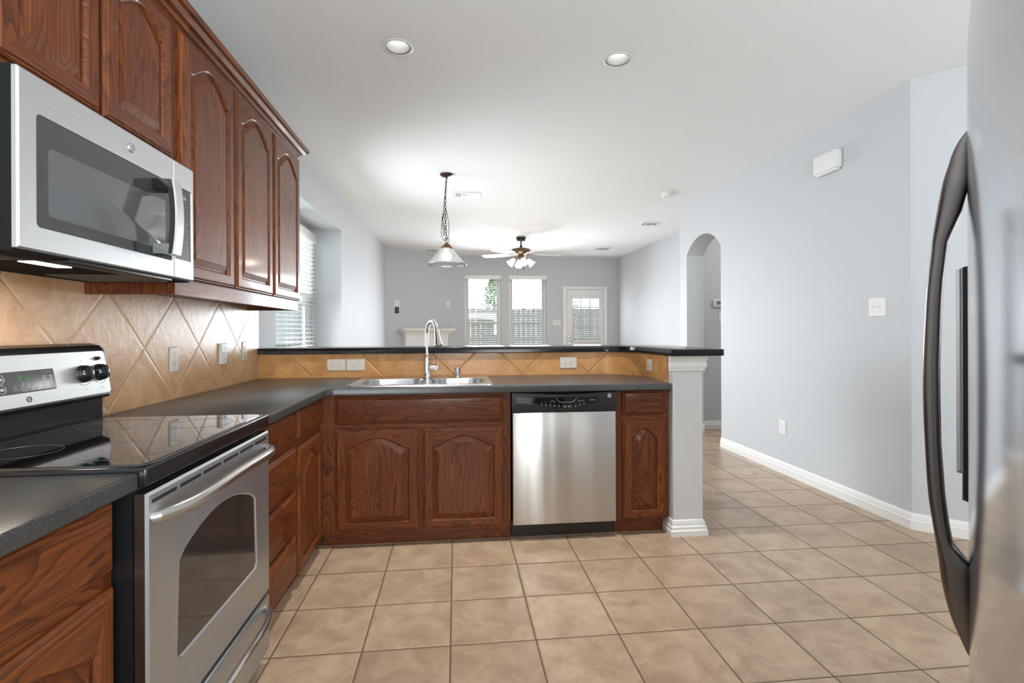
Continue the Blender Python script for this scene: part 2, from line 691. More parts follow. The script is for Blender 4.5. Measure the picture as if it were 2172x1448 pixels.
def B_front(y):
    return basis((0, y, 0), (1, 0, 0), (0, -1, 0))      # u = +X, w = -Y


def arch_loop(x0, x1, z0, z1, rise, n=30, sh=0.10):
    pts = [(x0, z0), (x1, z0)]
    for i in range(n + 1):
        t = i / n
        x = x1 + (x0 - x1) * t
        q = 2 * t - 1
        e = abs(q) / (1 - sh)
        f = 0.0 if e >= 1 else (0.5 + 0.5 * math.cos(pi * e)) ** 0.58
        pts.append((x, z1 - rise + rise * f))
    return pts


def L3(lp, w):
    return [(a, b, w) for a, b in lp]


def door_mesh(parent, name, mat, x0, x1, z0, z1, hmat, t=0.021, stile=0.056, rail=0.052, rise=None, label=None, bevel=0.032):
    """raised panel door with an arched top; frame = part, raised panel = sub-part"""
    wd = x1 - x0
    if rise is None:
        rise = min(0.058, wd * 0.17)
    mb = MB()
    rect = lambda i: arch_loop(x0 + i, x1 - i, z0 + i, z1 - i, 0)
    ox0, ox1, oz0, oz1 = x0 + stile, x1 - stile, z0 + rail, z1 - rail
    op = lambda i: arch_loop(ox0 + i, ox1 - i, oz0 + i, oz1 - i, rise)
    R = mb.rings([L3(rect(0), 0), L3(rect(0), t - .011), L3(rect(.004), t - .006), L3(rect(.007), t - .006),
                  L3(rect(.012), t - .001), L3(rect(.016), t), L3(op(-.004), t), L3(op(0), t - .003), L3(op(.004), t - .011)],
                 cap0=True, cap1=False)
    for f in mb.bm.faces:
        c = f.calc_center_median()
        if ox0 - .004 < c.x < ox1 + .004 and len(f.verts) == 4:
            f.material_index = 1
    d = mb.build(name, ['wz', hmat], parent, mat, smooth=12)
    if label:
        d['label'] = label
    mb = MB()
    mb.rings([L3(op(-.002), t - .016), L3(op(.002), t - .012), L3(op(.008), t - .012), L3(op(bevel), t - .002), L3(op(bevel + .002), t - .0005)],
             cap0=False, cap1=True)
    mb.build('raised_panel', 'wz', d, mat, smooth=12)
    return d


def drawer_mesh(parent, mat, x0, x1, z0, z1, hmat, t=0.021, name='drawer_front'):
    mb = MB()
    rect = lambda i: [(x0 + i, z0 + i), (x1 - i, z0 + i), (x1 - i, z1 - i), (x0 + i, z1 - i)]
    mb.rings([L3(rect(0), 0), L3(rect(0), t - .012), L3(rect(.005), t - .007), L3(rect(.009), t - .007),
              L3(rect(.017), t - .0005), L3(rect(.020), t)])
    return mb.build(name, hmat, parent, mat, smooth=12)


# ------------------------------------------------------------------ room shell
CEIL = 2.725
TOP = 2.85
mb = MB()
mb.box(-2.6, 5.2, -2.0, 10.75, -0.12, 0.0)
struct(mb.build('floor', 'floor', smooth=0))
CANS = [(-.302, 2.812), (.908, 2.818)]
mb = MB()
crect = [(-2.6, -2.0), (5.2, -2.0), (5.2, 10.75), (-2.6, 10.75)]
choles = [[(x + .0625 * math.cos(2 * pi * k / 36), y + .0625 * math.sin(2 * pi * k / 36)) for k in range(36)] for x, y in CANS]
lo_ = mb.plate_holes(crect, choles, CEIL)
up_ = mb.plate_holes(crect, [], TOP)
mb.bridge(lo_[0], up_[0])
struct(mb.build('ceiling', 'ceiling', smooth=0, recalc=False))

XL = -1.325
mb = MB()
mb.prism([(XL, -1.8), (XL, 3.64), (-1.52, 3.64), (-1.52, -1.8)], 0, TOP)
struct(mb.build('wall_left', 'wall', smooth=0))
# dining wall with the bay opening
A0, A1 = Vector((XL, 3.64)), Vector((-1.245, 9.406))


def dl(y):
    k = (y - A0.y) / (A1.y - A0.y)
    return A0.x + (A1.x - A0.x) * k


RX = -1.61
RY0, RY1, RZ = 3.98, 6.056, 2.36
mb = MB()
mb.prism([(dl(3.64), 3.64), (dl(RY0), RY0), (RX - .12, RY0), (RX - .12, 3.64)], 0, TOP)
mb.prism([(dl(RY1), RY1), (dl(9.406), 9.406), (-1.45, 9.56), (RX - .12, 9.56), (RX - .12, RY1)], 0, TOP)
mb.prism([(dl(RY0), RY0), (dl(RY1), RY1), (RX - .12, RY1), (RX - .12, RY0)], RZ, TOP)
# back of the bay around its window
WY0, WY1, WZ0, WZ1 = 4.40, 5.99, 0.62, 2.29
mb.box(RX - .12, RX, RY0, WY0, 0, RZ)
mb.box(RX - .12, RX, WY1, RY1, 0, RZ)
mb.box(RX - .12, RX, WY0, WY1, 0, WZ0)
mb.box(RX - .12, RX, WY0, WY1, WZ1, RZ)
struct(mb.build('wall_dining', 'wall', smooth=0))

D0, D1 = Vector((-1.245, 9.406)), Vector((0.035, 10.458))
dd = (D1 - D0).normalized()
dn = Vector((dd.y, -dd.x))
mb = MB()
q0, q1 = D0 - dn * .14, D1 - dn * .14
mb.prism([tuple(D0), tuple(D1), tuple(q1 + dd * .15), tuple(q0 - dd * .15)], 0, TOP)
struct(mb.build('wall_fireplace', 'wall', smooth=0))

YF = 10.44
WX = [(0.176, 0.908), (1.074, 1.842)]
WFZ0, WFZ1 = 0.55, 2.352
DX0, DX1, DZ1 = 2.262, 3.042, 2.066
mb = MB()
cuts = [(0.0, 0.176, 0), (0.908, 1.074, 0), (1.842, DX0, 0), (DX1, 3.45, 0)]
for a, b, _ in cuts:
    mb.box(a, b, YF, YF + .16, 0, TOP)
for a, b in WX:
    mb.box(a, b, YF, YF + .16, 0, WFZ0)
    mb.box(a, b, YF, YF + .16, WFZ1, TOP)
mb.box(DX0, DX1, YF, YF + .16, DZ1, TOP)
struct(mb.build('wall_far', 'wall', smooth=0))

mb = MB()
mb.prism([(3.335, 10.5), (3.445, 6.107), (3.60, 6.107), (3.60, 10.5)], 0, TOP)
struct(mb.build('wall_living_right', 'wall', smooth=0))

XR = 2.745
AY0, AY1, ASP = 5.125, 5.925, 2.10
arch = [(AY0, 0), (AY0, ASP)]
for i in range(1, 24):
    t = i / 24
    y = AY0 + (AY1 - AY0) * t
    # segmental arch
    hw, rs = (AY1 - AY0) / 2, 0.185
    R_ = (hw * hw + rs * rs) / (2 * rs)
    arch.append((y, ASP + rs - R_ + math.sqrt(max(R_ * R_ - (y - AY0 - hw) ** 2, 0))))
arch += [(AY1, ASP), (AY1, 0)]
poly = [(2.86, 0)] + arch + [(6.107, 0), (6.107, TOP), (2.86, TOP)]
mb = MB()
mb.prism(poly, XR, 2.955, 'x')
mb.box(2.955, 3.6, 6.075, 6.107, 0, TOP)
struct(mb.build('wall_right', 'wall', smooth=20))
mb = MB()
mb.box(2.955, 5.2, 6.107, 6.2, 0, TOP)
mb.box(5.1, 5.2, 4.2, 6.107, 0, TOP)
mb.box(2.955, 5.1, 4.1, 4.2, 0, TOP)
struct(mb.build('wall_hall', 'wall', smooth=0))
mb = MB()
mb.prism([(2.745, 2.86), (3.62, 2.03), (3.75, 2.17), (2.80, 3.07)], 0, TOP)
mb.box(3.6, 3.74, -1.8, 2.10, 0, TOP)
struct(mb.build('wall_pantry', 'wall', smooth=0))
# unseen wall behind the camera; its wide window is added for the fill
mb = MB()
mb.box(-1.52, -0.5, -1.95, -1.8, 0, TOP)
mb.box(2.3, 3.74, -1.95, -1.8, 0, TOP)
mb.box(-0.5, 2.3, -1.95, -1.8, 0, 0.45)
mb.box(-0.5, 2.3, -1.95, -1.8, 2.45, TOP)
struct(mb.build('wall_back', 'wall', smooth=0))

BASE = [(0, 0), (.015, 0), (.015, .055), (.011, .060), (.011, .070), (.007, .088), (.003, .098), (0, .098)]
mb = MB()
mb.sweep([(XR, AY0), (XR, 2.86), (3.62, 2.03)], BASE, side=1)
struct(mb.build('baseboard_right', 'white'))
mb = MB()
mb.sweep([(2.955, 6.075), (3.6, 6.075)], BASE, side=1)
mb.sweep([(XR, 6.107), (XR, AY1), (2.955, AY1)], BASE, side=1)
struct(mb.build('baseboard_hall', 'white'))

# bar wall (half height, rounded corner at the passage)
SP = [(-1.317, 3.648), (.96, 3.648), (1.06, 3.640), (1.14, 3.612), (1.205, 3.565), (1.250, 3.505), (1.278, 3.43), (1.290, 3.33), (1.272, 2.99)]
back = [(1.44, 3.05), (1.44, 3.55), (1.40, 3.68), (1.30, 3.77), (1.15, 3.80), (-1.40, 3.80)]
mb = MB()
inner = [(-1.40, 3.656)] + [(x + (.008 if x > 1.1 else 0), y + .008) for x, y in SP[1:-1]] + [(1.282, 3.05)]
mb.prism(inner + back, 0, 1.058)
struct(mb.build('wall_bar', 'wall', smooth=20))

# tiled splashes (surface pattern in the material, thickness real)


def splash(name, path, z0, z1, mat, s0, off, label):
    mb = MB()
    uvl = mb.bm.loops.layers.uv.new('UVMap')
    s = s0
    cs = []
    for i, p in enumerate(path):
        if i:
            s += (Vector(p) - Vector(path[i - 1])).length
        cs.append(s)
    n = len(path)
    ns = []
    for i in range(n):
        d = (Vector(path[min(i + 1, n - 1)]) - Vector(path[max(i - 1, 0)])).normalized()
        ns.append(Vector((d.y, -d.x)))
    rows = []
    smap = {}
    for i, p in enumerate(path):
        P = Vector(p)
        F = P + ns[i] * off
        ring = mb.pts([(F.x, F.y, z0), (F.x, F.y, z1), (P.x, P.y, z1), (P.x, P.y, z0)])
        for v in ring:
            smap[v] = cs[i]
        rows.append(ring)
    for a, b in zip(rows, rows[1:]):
        for i in range(4):
            j = (i + 1) % 4
            mb.face([a[i], a[j], b[j], b[i]])
    mb.face(rows[0][::-1])
    mb.face(rows[-1])
    for f in mb.bm.faces:
        for lo in f.loops:
            lo[uvl].uv = (smap[lo.vert], lo.vert.co.z)
    o = mb.build(name, mat, smooth=25)
    return tagged(o, label, 'backsplash')


# left splash runs along +Y; its UV s equals world Y
splash('tile_backsplash', [(XL + .0006, 0.59), (XL + .0006, 3.64)], 0.86, 1.40, 'tile_left', 0.59, .008,
       'tall tan diamond tile backsplash behind the range and left counter')
splash('tile_backsplash', SP, 0.86, 1.056, 'tile_bar', -1.317, .009,
       'low tan diamond tile strip between the sink counter and black bar top')

# ------------------------------------------------------------------ windows and doors of the setting


def window_unit(name, mat, w0, w1, z0, z1, meet, depth, lower_inset=0.03, mull=()):
    fr = MB()
    t = 0.048
    fr.box(w0, w0 + t, z0, z1, -depth, -depth + .06)
    fr.box(w1 - t, w1, z0, z1, -depth, -depth + .06)
    fr.box(w0, w1, z1 - t, z1, -depth, -depth + .06)
    fr.box(w0, w1, z0, z0 + t, -depth, -depth + .06)
    f = struct(fr.build(name, 'white', None, mat, smooth=0))
    for (a, b, c, d, k) in ((w0 + t, w1 - t, meet, z1 - t, 0.0), (w0 + t, w1 - t, z0 + t, meet + .035, .028)):
        sb = MB()
        e = .03 if k == 0 else .034
        dz = -depth + .002 + k
        sb.box(a, a + e, c, d, dz, dz + .028)
        sb.box(b - e, b, c, d, dz, dz + .028)
        sb.box(a + e, b - e, c, c + e, dz, dz + .028)
        sb.box(a + e, b - e, d - e, d, dz, dz + .028)
        for m in mull:
            xm = a + (b - a) * m
            sb.box(xm - .006, xm + .006, c + e, d - e, dz + .010, dz + .018)
        so = sb.build('window_sash', 'white', f, mat, smooth=0)
        pb = MB()
        pb.box(a + e, b - e, c + e, d - e, dz + .012, dz + .016)
        pb.build('window_pane', 'pane', so, mat, smooth=0)
    return f


def blind(name, mat, w0, w1, z0, z1, wplane, label, group, pitch=.0445, sw=.050, tilt=0.0, valance=.075, origin=None, wand=True, tilts=None, ins=.008, vx=0.0):
    org = mat @ Vector(((w0 + w1) / 2, z0, wplane))
    th = thing(name, label, 'window blind', tuple(org), group=group)
    v = MB()
    v.box(w0 - vx, w1 + vx, z1 - valance, z1, wplane + sw / 2, wplane + sw / 2 + .012, .002)
    v.box(w0 + .005, w1 - .005, z1 - .045, z1 - .003, wplane - .025, wplane + .025)
    v.build('head_rail', 'blind', th, mat)
    s = MB()
    z = z1 - valance - .01
    while z > z0 + .04:
        tl = tilt if tilts is None else tilts(z)
        c, sn = math.cos(tl) * sw / 2, math.sin(tl) * sw / 2
        s.rings([[(w0 + ins, z + sn - .0012, wplane + c), (w0 + ins, z + sn + .0012, wplane + c),
                  (w0 + ins, z - sn + .0012, wplane - c), (w0 + ins, z - sn - .0012, wplane - c)],
                 [(w1 - ins, z + sn - .0012, wplane + c), (w1 - ins, z + sn + .0012, wplane + c),
                  (w1 - ins, z - sn + .0012, wplane - c), (w1 - ins, z - sn - .0012, wplane - c)]])
        z -= pitch
    s.build('slats', 'blind', th, mat, smooth=0)
    b = MB()
    b.box(w0 + ins, w1 - ins, z0 + .004, z0 + .026, wplane - .022, wplane + .022, .003)
    b.build('bottom_rail', 'blind', th, mat)
    for k in (.14, .86):
        l = MB()
        x = w0 + (w1 - w0) * k
        l.box(x - .0012, x + .0012, z0 + .02, z1 - valance, wplane + sw / 2 + .0005, wplane + sw / 2 + .0015)
        l.box(x - .0012, x + .0012, z0 + .02, z1 - valance, wplane - sw / 2 - .0015, wplane - sw / 2 - .0005)
        l.build('ladder_cord', 'blind', th, mat, smooth=0)
    if wand:
        c = MB()
        x = w0 + (w1 - w0) * .66
        c.tube([(x, z1 - valance, wplane + sw / 2 + .008), (x + .004, z1 - valance - .62, wplane + sw / 2 + .008)], .004, 6)
        c.lathe([(.001, .0), (.007, -.03), (.006, -.045), (.001, -.046)], (x + .004, z1 - valance - .62, wplane + sw / 2 + .008), 8, 'y')
        c.build('tilt_wand', 'slot' if wand == 2 else 'blind', th, mat)
    return th


BF = B_front(YF)
window_unit('window_1', BF, WX[0][0], WX[0][1], WFZ0, WFZ1, 1.375, .13)
window_unit('window_2', BF, WX[1][0], WX[1][1], WFZ0, WFZ1, 1.375, .13)
blind('window_blind', BF, WX[0][0] + .012, WX[0][1] - .012, WFZ0 + .02, WFZ1 - .004, -.03,
      'white slat blind over the left far window, beside the fireplace wall', 'living room blinds', valance=.085, tilt=-.24, ins=.036, vx=.010)
blind('window_blind', BF, WX[1][0] + .012, WX[1][1] - .012, WFZ0 + .02, WFZ1 - .004, -.03,
      'white slat blind over the right far window, with a dark hanging wand', 'living room blinds', valance=.085, wand=2, tilt=-.24, ins=.036, vx=.010)
# lower latches on the lower sashes are dark clips
BB = B_left(RX)
window_unit('window_3', BB, WY0, WY1, WZ0, WZ1, 1.50, .10)
blind('window_blind', BB, WY0 + .6, WY1 - .008, WZ0 + .02, WZ1 - .002, .032,
      'white slat blind in the bay beside the upper cabinet end', 'dining bay blinds', valance=.10, wand=False,
      tilts=lambda z: 0.55 if z > 1.56 else -0.12)
window_unit('added_window', basis((0, -1.8, 0), (-1, 0, 0), (0, 1, 0)), -2.3, 0.5, .45, 2.45, 1.42, .10, mull=(.333, .667))  # window added behind the camera to go with the fill lamp

# patio door in the far wall
cs = MB()
for a, b, c, d in ((DX0 - .078, DX0, 0, DZ1 + .062), (DX1, DX1 + .072, 0, DZ1 + .062), (DX0, DX1, DZ1, DZ1 + .062)):
    cs.box(a, b, YF - .018, YF, c, d, .004)
struct(cs.build('trim_1', 'white'))
GX0, GX1, GZ0, GZ1 = 2.375, 2.956, .98, 1.93
db = MB()
y0, y1 = YF + .012, YF + .056
for a, b, c, d in ((DX0 + .004, GX0, .01, DZ1 - .004), (GX1, DX1 - .004, .01, DZ1 - .004), (GX0, GX1, GZ1, DZ1 - .004), (GX0, GX1, .01, GZ0)):
    db.box(a, b, y0, y1, c, d)
door = struct(db.build('door_1', 'white', smooth=0))
m_ = MB()
for a, b, c, d in ((GX0 - .02, GX0 + .012, GZ0 - .02, GZ1 + .02), (GX1 - .012, GX1 + .02, GZ0 - .02, GZ1 + .02),
                   (GX0, GX1, GZ1 - .012, GZ1 + .02), (GX0, GX1, GZ0 - .02, GZ0 + .012)):
    m_.box(a, b, y0 - .014, y0, c, d, .003)
m_.build('glass_stop', 'white', door)
m_ = MB()
for k in (1 / 3, 2 / 3):
    x = GX0 + (GX1 - GX0) * k
    m_.box(x - .008, x + .008, y1 - .018, y1 - .006, GZ0, GZ1)
    zz = GZ0 + (GZ1 - GZ0) * (.36 if k < .5 else .76)
    m_.box(GX0, GX1, y1 - .018, y1 - .006, zz - .008, zz + .008)
m_.build('grille', 'white', door, smooth=0)
m_ = MB()
m_.box(GX0, GX1, y1 - .030, y1 - .026, GZ0, GZ1)
m_.build('window_pane', 'pane', door, smooth=0)
for nm, z, r in (('deadbolt', 1.10, .027), ('door_knob', .955, .030)):
    k = MB()
    k.lathe([(.033, 0), (.033, -.008), (.012, -.012), (.012, -.03), (r, -.036), (r * .95, -.055), (.001, -.062)], (2.322, y0, z), 16, 'y')
    k.build(nm, 'chrome', door)
for z in (.35, 1.02, 1.75):
    m_ = MB()
    m_.lathe([(.007, z - .05), (.007, z + .05)], (DX1 - .004, YF - .005, 0), 8)
    m_.build('hinge', 'white_matte', door)
blind('window_blind', B_front(y0), GX0 + .012, GX1 - .012, GZ0 + .01, GZ1 - .012, .024,
      'narrow white slat blind hung on the patio door glass', 'patio door blinds', pitch=.0425, sw=.036, valance=.03, wand=False, tilt=-.30)

# ------------------------------------------------------------------ outdoors
mb = MB()
mb.box(-30, 30, 10.8, 60, -.25, -.15)
struct(mb.build('ground', 'lawn', smooth=0))
mb = MB()
mb.box(-40, -1.8, -10, 10.8, -.25, -.15)
struct(mb.build('ground', 'bright_ground', smooth=0))  # ground piece added in a pale colour to whiten the bay view
fb = MB()
x = -2.0
while x < 9.0:
    hh = 1.84 + random.uniform(-.012, .012)
    fb.box(x, x + .135, 14.5, 14.52, -.15, hh)
    x += .142
f_ = thing('wooden_fence', 'weathered grey plank fence behind the back windows', 'fence', (1.5, 14.5, -.15))
fb.build('pickets', 'fence', f_, smooth=0)
for z in (.2, .95, 1.6):
    rb = MB()
    rb.box(-2, 9, 14.52, 14.56, z, z + .09)
    rb.build('rail', 'fence', f_, smooth=0)


def tree(name, label, x, y, h, r, seed, n=900, zc=None):
    rnd = random.Random(seed)
    th = thing(name, label, 'tree', (x, y, -.15))
    tr = MB()
    tr.tube([(x, y, -.15), (x + .05, y, h * .4), (x, y, h * .8)], [.10, .07, .03], 8)
    tr.build('trunk', 'bark', th)
    lf = MB()
    for i in range(n):
        a = rnd.uniform(0, 2 * pi)
        k = rnd.random()
        z = h * .25 + (h * .78) * k
        rr = r * (1 - k) ** .7 * math.sqrt(rnd.random()) + .05
        c = Vector((x + rr * math.cos(a), y + rr * math.sin(a), z))
        s_ = rnd.uniform(.03, .075)
        d1 = Vector((rnd.uniform(-1, 1), rnd.uniform(-1, 1), rnd.uniform(-.6, .6))).normalized() * s_
        d2 = Vector((rnd.uniform(-1, 1), rnd.uniform(-1, 1), rnd.uniform(-1, 1))).normalized() * s_ * .5
        lf.face(lf.pts([c - d1, c + d2, c + d1, c - d2]))
    lf.build('foliage', 'leaf', th, smooth=0, recalc=False)


tree('garden_tree', 'green tree rising above the fence, seen through the left far window', 1.28, 17.4, 3.0, .75, 3, 2600)
tree('garden_tree', 'low pale bush top just over the fence, left of the green tree', -.05, 19.6, 2.45, .6, 5, 1000)
tree('garden_tree', 'green tree above the fence seen through the patio door glass', 3.9, 18.5, 3.3, .8, 9, 2000)

# ------------------------------------------------------------------ base cabinets
FY = 2.985     # face frame plane of the peninsula
FX = -0.755    # face frame plane of the left run
CT = 0.858     # underside of the counters
BFr = B_front(FY)
BLf = B_left(FX)


def part_box(parent, name, mat, *a, **k):
    mb = MB()
    mb.box(*a, **k)
    return mb.build(name, mat, parent)


def frame_x(parent, stiles, mid, rails):
    """face frame of the peninsula cabinets, each stile and rail a part"""
    for a, b in stiles:
        part_box(parent, 'stile', 'wz', a, b, FY, FY + .02, rails[-1][0], CT)
    for a, b in rails:
        part_box(parent, 'rail', 'wx', stiles[0][1], stiles[1][0], FY, FY + .02, a, b)
    if mid:
        part_box(parent, 'stile', 'wz', mid[0], mid[1], FY, FY + .02, rails[-1][1], rails[-2][0])


def frame_y(parent, fx, stiles, rails, zt=CT, mids=()):
    for a, b in stiles:
        part_box(parent, 'stile', 'wz', fx - .02, fx, a, b, rails[-1][0], zt)
    for a, b in rails:
        part_box(parent, 'rail', 'wy', fx - .02, fx, stiles[0][1], stiles[-1][0], a, b)
    for a, b in mids:
        part_box(parent, 'stile', 'wz', fx - .02, fx, a, b, rails[-1][1], rails[0][0])


# sink cabinet
c = thing('base_cabinet', 'wide reddish oak sink cabinet with two arched doors under the sink', 'cabinet', (-.2, 3.3, 0), group='base cabinets')
frame_x(c, ((-.757, -.655), (.255, .312)), (-.225, -.175), ((.832, CT), (.650, .702), (.075, .10)))
part_box(c, 'carcass', 'wz', -.748, .312, FY + .02, 3.60, .075, .70)
part_box(c, 'toe_kick', 'wx', -.748, .312, FY + .035, FY + .05, 0, .08)
drawer_mesh(c, BFr, -.672, .270, .690, .842, 'wx', name='false_drawer_front')
door_mesh(c, 'door', BFr, -.672, -.212, .088, .664, 'wx')
door_mesh(c, 'door', BFr, -.190, .271, .088, .664, 'wx')

# narrow cabinet at the column
c = thing('base_cabinet', 'narrow reddish oak cabinet with one drawer, between dishwasher and white column', 'cabinet', (1.1, 3.3, 0), group='base cabinets')
frame_x(c, ((.938, .990), (1.222, 1.262)), None, ((.838, CT), (.665, .722), (.092, .11)))
part_box(c, 'carcass', 'wz', .938, 1.262, FY + .02, 3.55, .093, CT)
part_box(c, 'toe_kick', 'wx', .938, 1.240, FY + .04, FY + .055, 0, .093)
drawer_mesh(c, BFr, .976, 1.236, .708, .853, 'wx')
door_mesh(c, 'door', BFr, .979, 1.240, .093, .680, 'wx', rise=.052)

# left run: drawer stack and corner door cabinet
c = thing('base_cabinet', 'reddish oak four-drawer cabinet to the right of the range', 'cabinet', (-1.05, 2.25, 0), group='base cabinets')
frame_y(c, FX, ((1.998, 2.03), (2.485, 2.512)), ((.830, CT), (.670, .706), (.470, .496), (.262, .286), (.06, .085)))
part_box(c, 'carcass', 'wz', -1.30, FX - .02, 1.998, 2.512, .06, CT)
part_box(c, 'toe_kick', 'wy', FX - .05, FX - .035, 1.998, 2.512, 0, .07)
for z0, z1 in ((.700, .838), (.490, .676), (.280, .474), (.078, .268)):
    drawer_mesh(c, BLf, 2.012, 2.500, z0, z1, 'wy')
c = thing('base_cabinet', 'reddish oak corner cabinet with one drawer over a tall arched door', 'cabinet', (-1.05, 2.75, 0), group='base cabinets')
frame_y(c, FX, ((2.513, 2.545), (2.945, FY - .001)), ((.830, CT), (.655, .708), (.06, .075)))
part_box(c, 'carcass', 'wz', -1.30, FX - .02, 2.513, 2.98, .06, CT)
part_box(c, 'toe_kick', 'wy', FX - .05, FX - .035, 2.513, 3.02, 0, .07)
drawer_mesh(c, BLf, 2.530, 2.955, .702, .838, 'wy')
door_mesh(c, 'door', BLf, 2.530, 2.958, .064, .662, 'wy', rise=.062)

# near cabinet left of the range
c = thing('base_cabinet', 'reddish oak cabinet in the near left corner, before the range', 'cabinet', (-1.05, .9, 0), group='base cabinets')
frame_y(c, FX, ((.60, .635), (1.192, 1.226)), ((.830, CT), (.648, .697), (.06, .08)))
part_box(c, 'carcass', 'wz', -1.30, FX - .02, .60, 1.226, .06, CT)
part_box(c, 'toe_kick', 'wy', FX - .05, FX - .035, .60, 1.226, 0, .07)
drawer_mesh(c, BLf, .625, 1.212, .690, .838, 'wy')
door_mesh(c, 'door', BLf, .625, 1.212, .07, .655, 'wy', rise=.060)

# ------------------------------------------------------------------ counters
CZ = 0.897


def inset_poly(poly, d):
    n = len(poly)
    P = [Vector(p) for p in poly]
    area = sum(P[i].x * P[(i + 1) % n].y - P[(i + 1) % n].x * P[i].y for i in range(n))
    sg = 1 if area > 0 else -1
    out = []
    for i in range(n):
        d1 = (P[i] - P[i - 1]).normalized()
        d2 = (P[(i + 1) % n] - P[i]).normalized()
        n1, n2 = Vector((-d1.y, d1.x)) * sg, Vector((-d2.y, d2.x)) * sg
        m = (n1 + n2) / (1 + n1.dot(n2))
        out.append((P[i].x + m.x * d, P[i].y + m.y * d))
    return out


def slab(mb, poly, holes, z0, z1, r=.006):
    top = mb.plate_holes(inset_poly(poly, r), holes, z1)
    a = mb.pts([(x, y, z1 - r * .3) for x, y in inset_poly(poly, r * .3)])
    b = mb.pts([(x, y, z1 - r) for x, y in poly])
    c2 = mb.pts([(x, y, z0 + r * .5) for x, y in poly])
    bot = mb.plate_holes(inset_poly(poly, r * .5), holes, z0)
    for p, q in ((top[0], a), (a, b), (b, c2), (c2, bot[0])):
        mb.bridge(p, q)
    for h1, h2 in zip(top[1:], bot[1:]):
        mb.bridge(h1, h2)


SX0, SX1, SY0, SY1 = -.618, .218, 2.968, 3.582
bowlA = rrect(-.560, -.195, 3.035, 3.385, .10, 7)
bowlB = rrect(-.150, .172, 3.035, 3.385, .10, 7)
hole = rrect(SX0 + .02, SX1 - .02, SY0 + .02, SY1 - .02, .04, 4)
front = [(XL + .009, 1.994), (-.70, 1.994), (-.70, 2.905), (-.685, 2.921), (-.66, 2.930), (1.262, 2.930)]
backp = [(p[0] - (.010 if p[0] > 1.2 else 0.006 if p[0] > 1.0 else 0), p[1] - .010) for p in SP[::-1]][1:]
front.append((1.268, 2.99))
poly = front + backp[:-1] + [(XL + .009, 3.638)]
mb = MB()
slab(mb, poly, [hole], .858, CZ)
tagged(mb.build('countertop', 'counter', smooth=35), 'L-shaped charcoal laminate countertop holding the double sink', 'countertop')
mb = MB()
slab(mb, [(XL + .009, .585), (-.70, .585), (-.70, 1.226), (XL + .009, 1.226)], [], .858, CZ)
tagged(mb.build('countertop', 'counter', smooth=35), 'short charcoal laminate countertop in the near left corner before the range', 'countertop')
# bar top
barp = [(-1.316, 3.612), (1.03, 3.612), (1.13, 3.588), (1.20, 3.53), (1.232, 3.44), (1.236, 2.872), (1.248, 2.860), (1.545, 2.860), (1.557, 2.872),
        (1.60, 3.55), (1.57, 3.75), (1.48, 3.90), (1.33, 3.99), (1.15, 4.02), (-1.29, 4.02)]
mb = MB()
slab(mb, barp, [], 1.0595, 1.0985, .005)
tagged(mb.build('bar_top', 'bar', smooth=35), 'black speckled raised bar top along the peninsula and over the column', 'bar top')

# end column
c = thing('end_column', 'square white and grey column carrying the end of the black bar', 'column', (1.362, 3.03, 0))
KX0, KX1, KY0, KY1 = 1.268, 1.450, 2.93, 3.12
part_box(c, 'shaft', 'column_paint', KX0, KX1, KY0, 3.045, 0, 1.04)
ring = [(KX0, KY0), (KX1, KY0), (KX1, KY1), (KX0, KY1)]
mb = MB()
mb.sweep(ring, [(0, 0), (.024, 0), (.024, .030), (.018, .038), (.018, .052), (.011, .060), (.011, .070), (.006, .088), (0, .092)], True, 1)
mb.build('base_molding', 'white', c)
mb = MB()
mb.sweep([(1.243, KY0), (KX1, KY0), (KX1, KY1)], [(0, .967), (.010, .969), (.014, .976), (.010, .983), (.016, .987), (.021, .998), (.020, 1.012), (.014, 1.022), (.018, 1.026), (.026, 1.044), (.027, 1.0585), (0, 1.0585)], False, 1)
mb.build('capital_molding', 'white', c)

# ------------------------------------------------------------------ sink, faucet
s_ = thing('kitchen_sink', 'stainless double bowl drop-in sink in the peninsula counter', 'sink', ((SX0 + SX1) / 2, (SY0 + SY1) / 2, CZ))
mb = MB()
outer = rrect(SX0, SX1, SY0, SY1, .035, 5)
lo = mb.plate_holes(inset_poly(outer, .012), [bowlA, bowlB], CZ + .0065)
ed = mb.pts([(x, y, CZ + .0075) for x, y in inset_poly(outer, .006)])
e2 = mb.pts([(x, y, CZ + .001) for x, y in outer])
mb.bridge(lo[0], ed)
mb.bridge(ed, e2)
mb.build('rim', 'sink_steel', s_)
for bw in (bowlA, bowlB):
    mb = MB()
    z = CZ + .0065
    cx = sum(p[0] for p in bw) / len(bw)
    cyy = sum(p[1] for p in bw) / len(bw)
    rg = [[(x, y, z) for x, y in bw], [(x, y, z - .004) for x, y in inset_poly(bw, .004)], [(x, y, z - .12) for x, y in inset_poly(bw, .012)],
          [(x, y, z - .165) for x, y in inset_poly(bw, .03)], [(x, y, z - .178) for x, y in inset_poly(bw, .06)]]
    mb.rings(rg, cap0=False, cap1=True)
    b_ = mb.build('bowl', 'sink_steel', s_, recalc=True)
    mb = MB()
    mb.lathe([(.045, .0), (.04, .003), (.025, -.001), (.001, -.002)], (cx, cyy, z - .177), 20)
    mb.build('drain', 'chrome', b_)

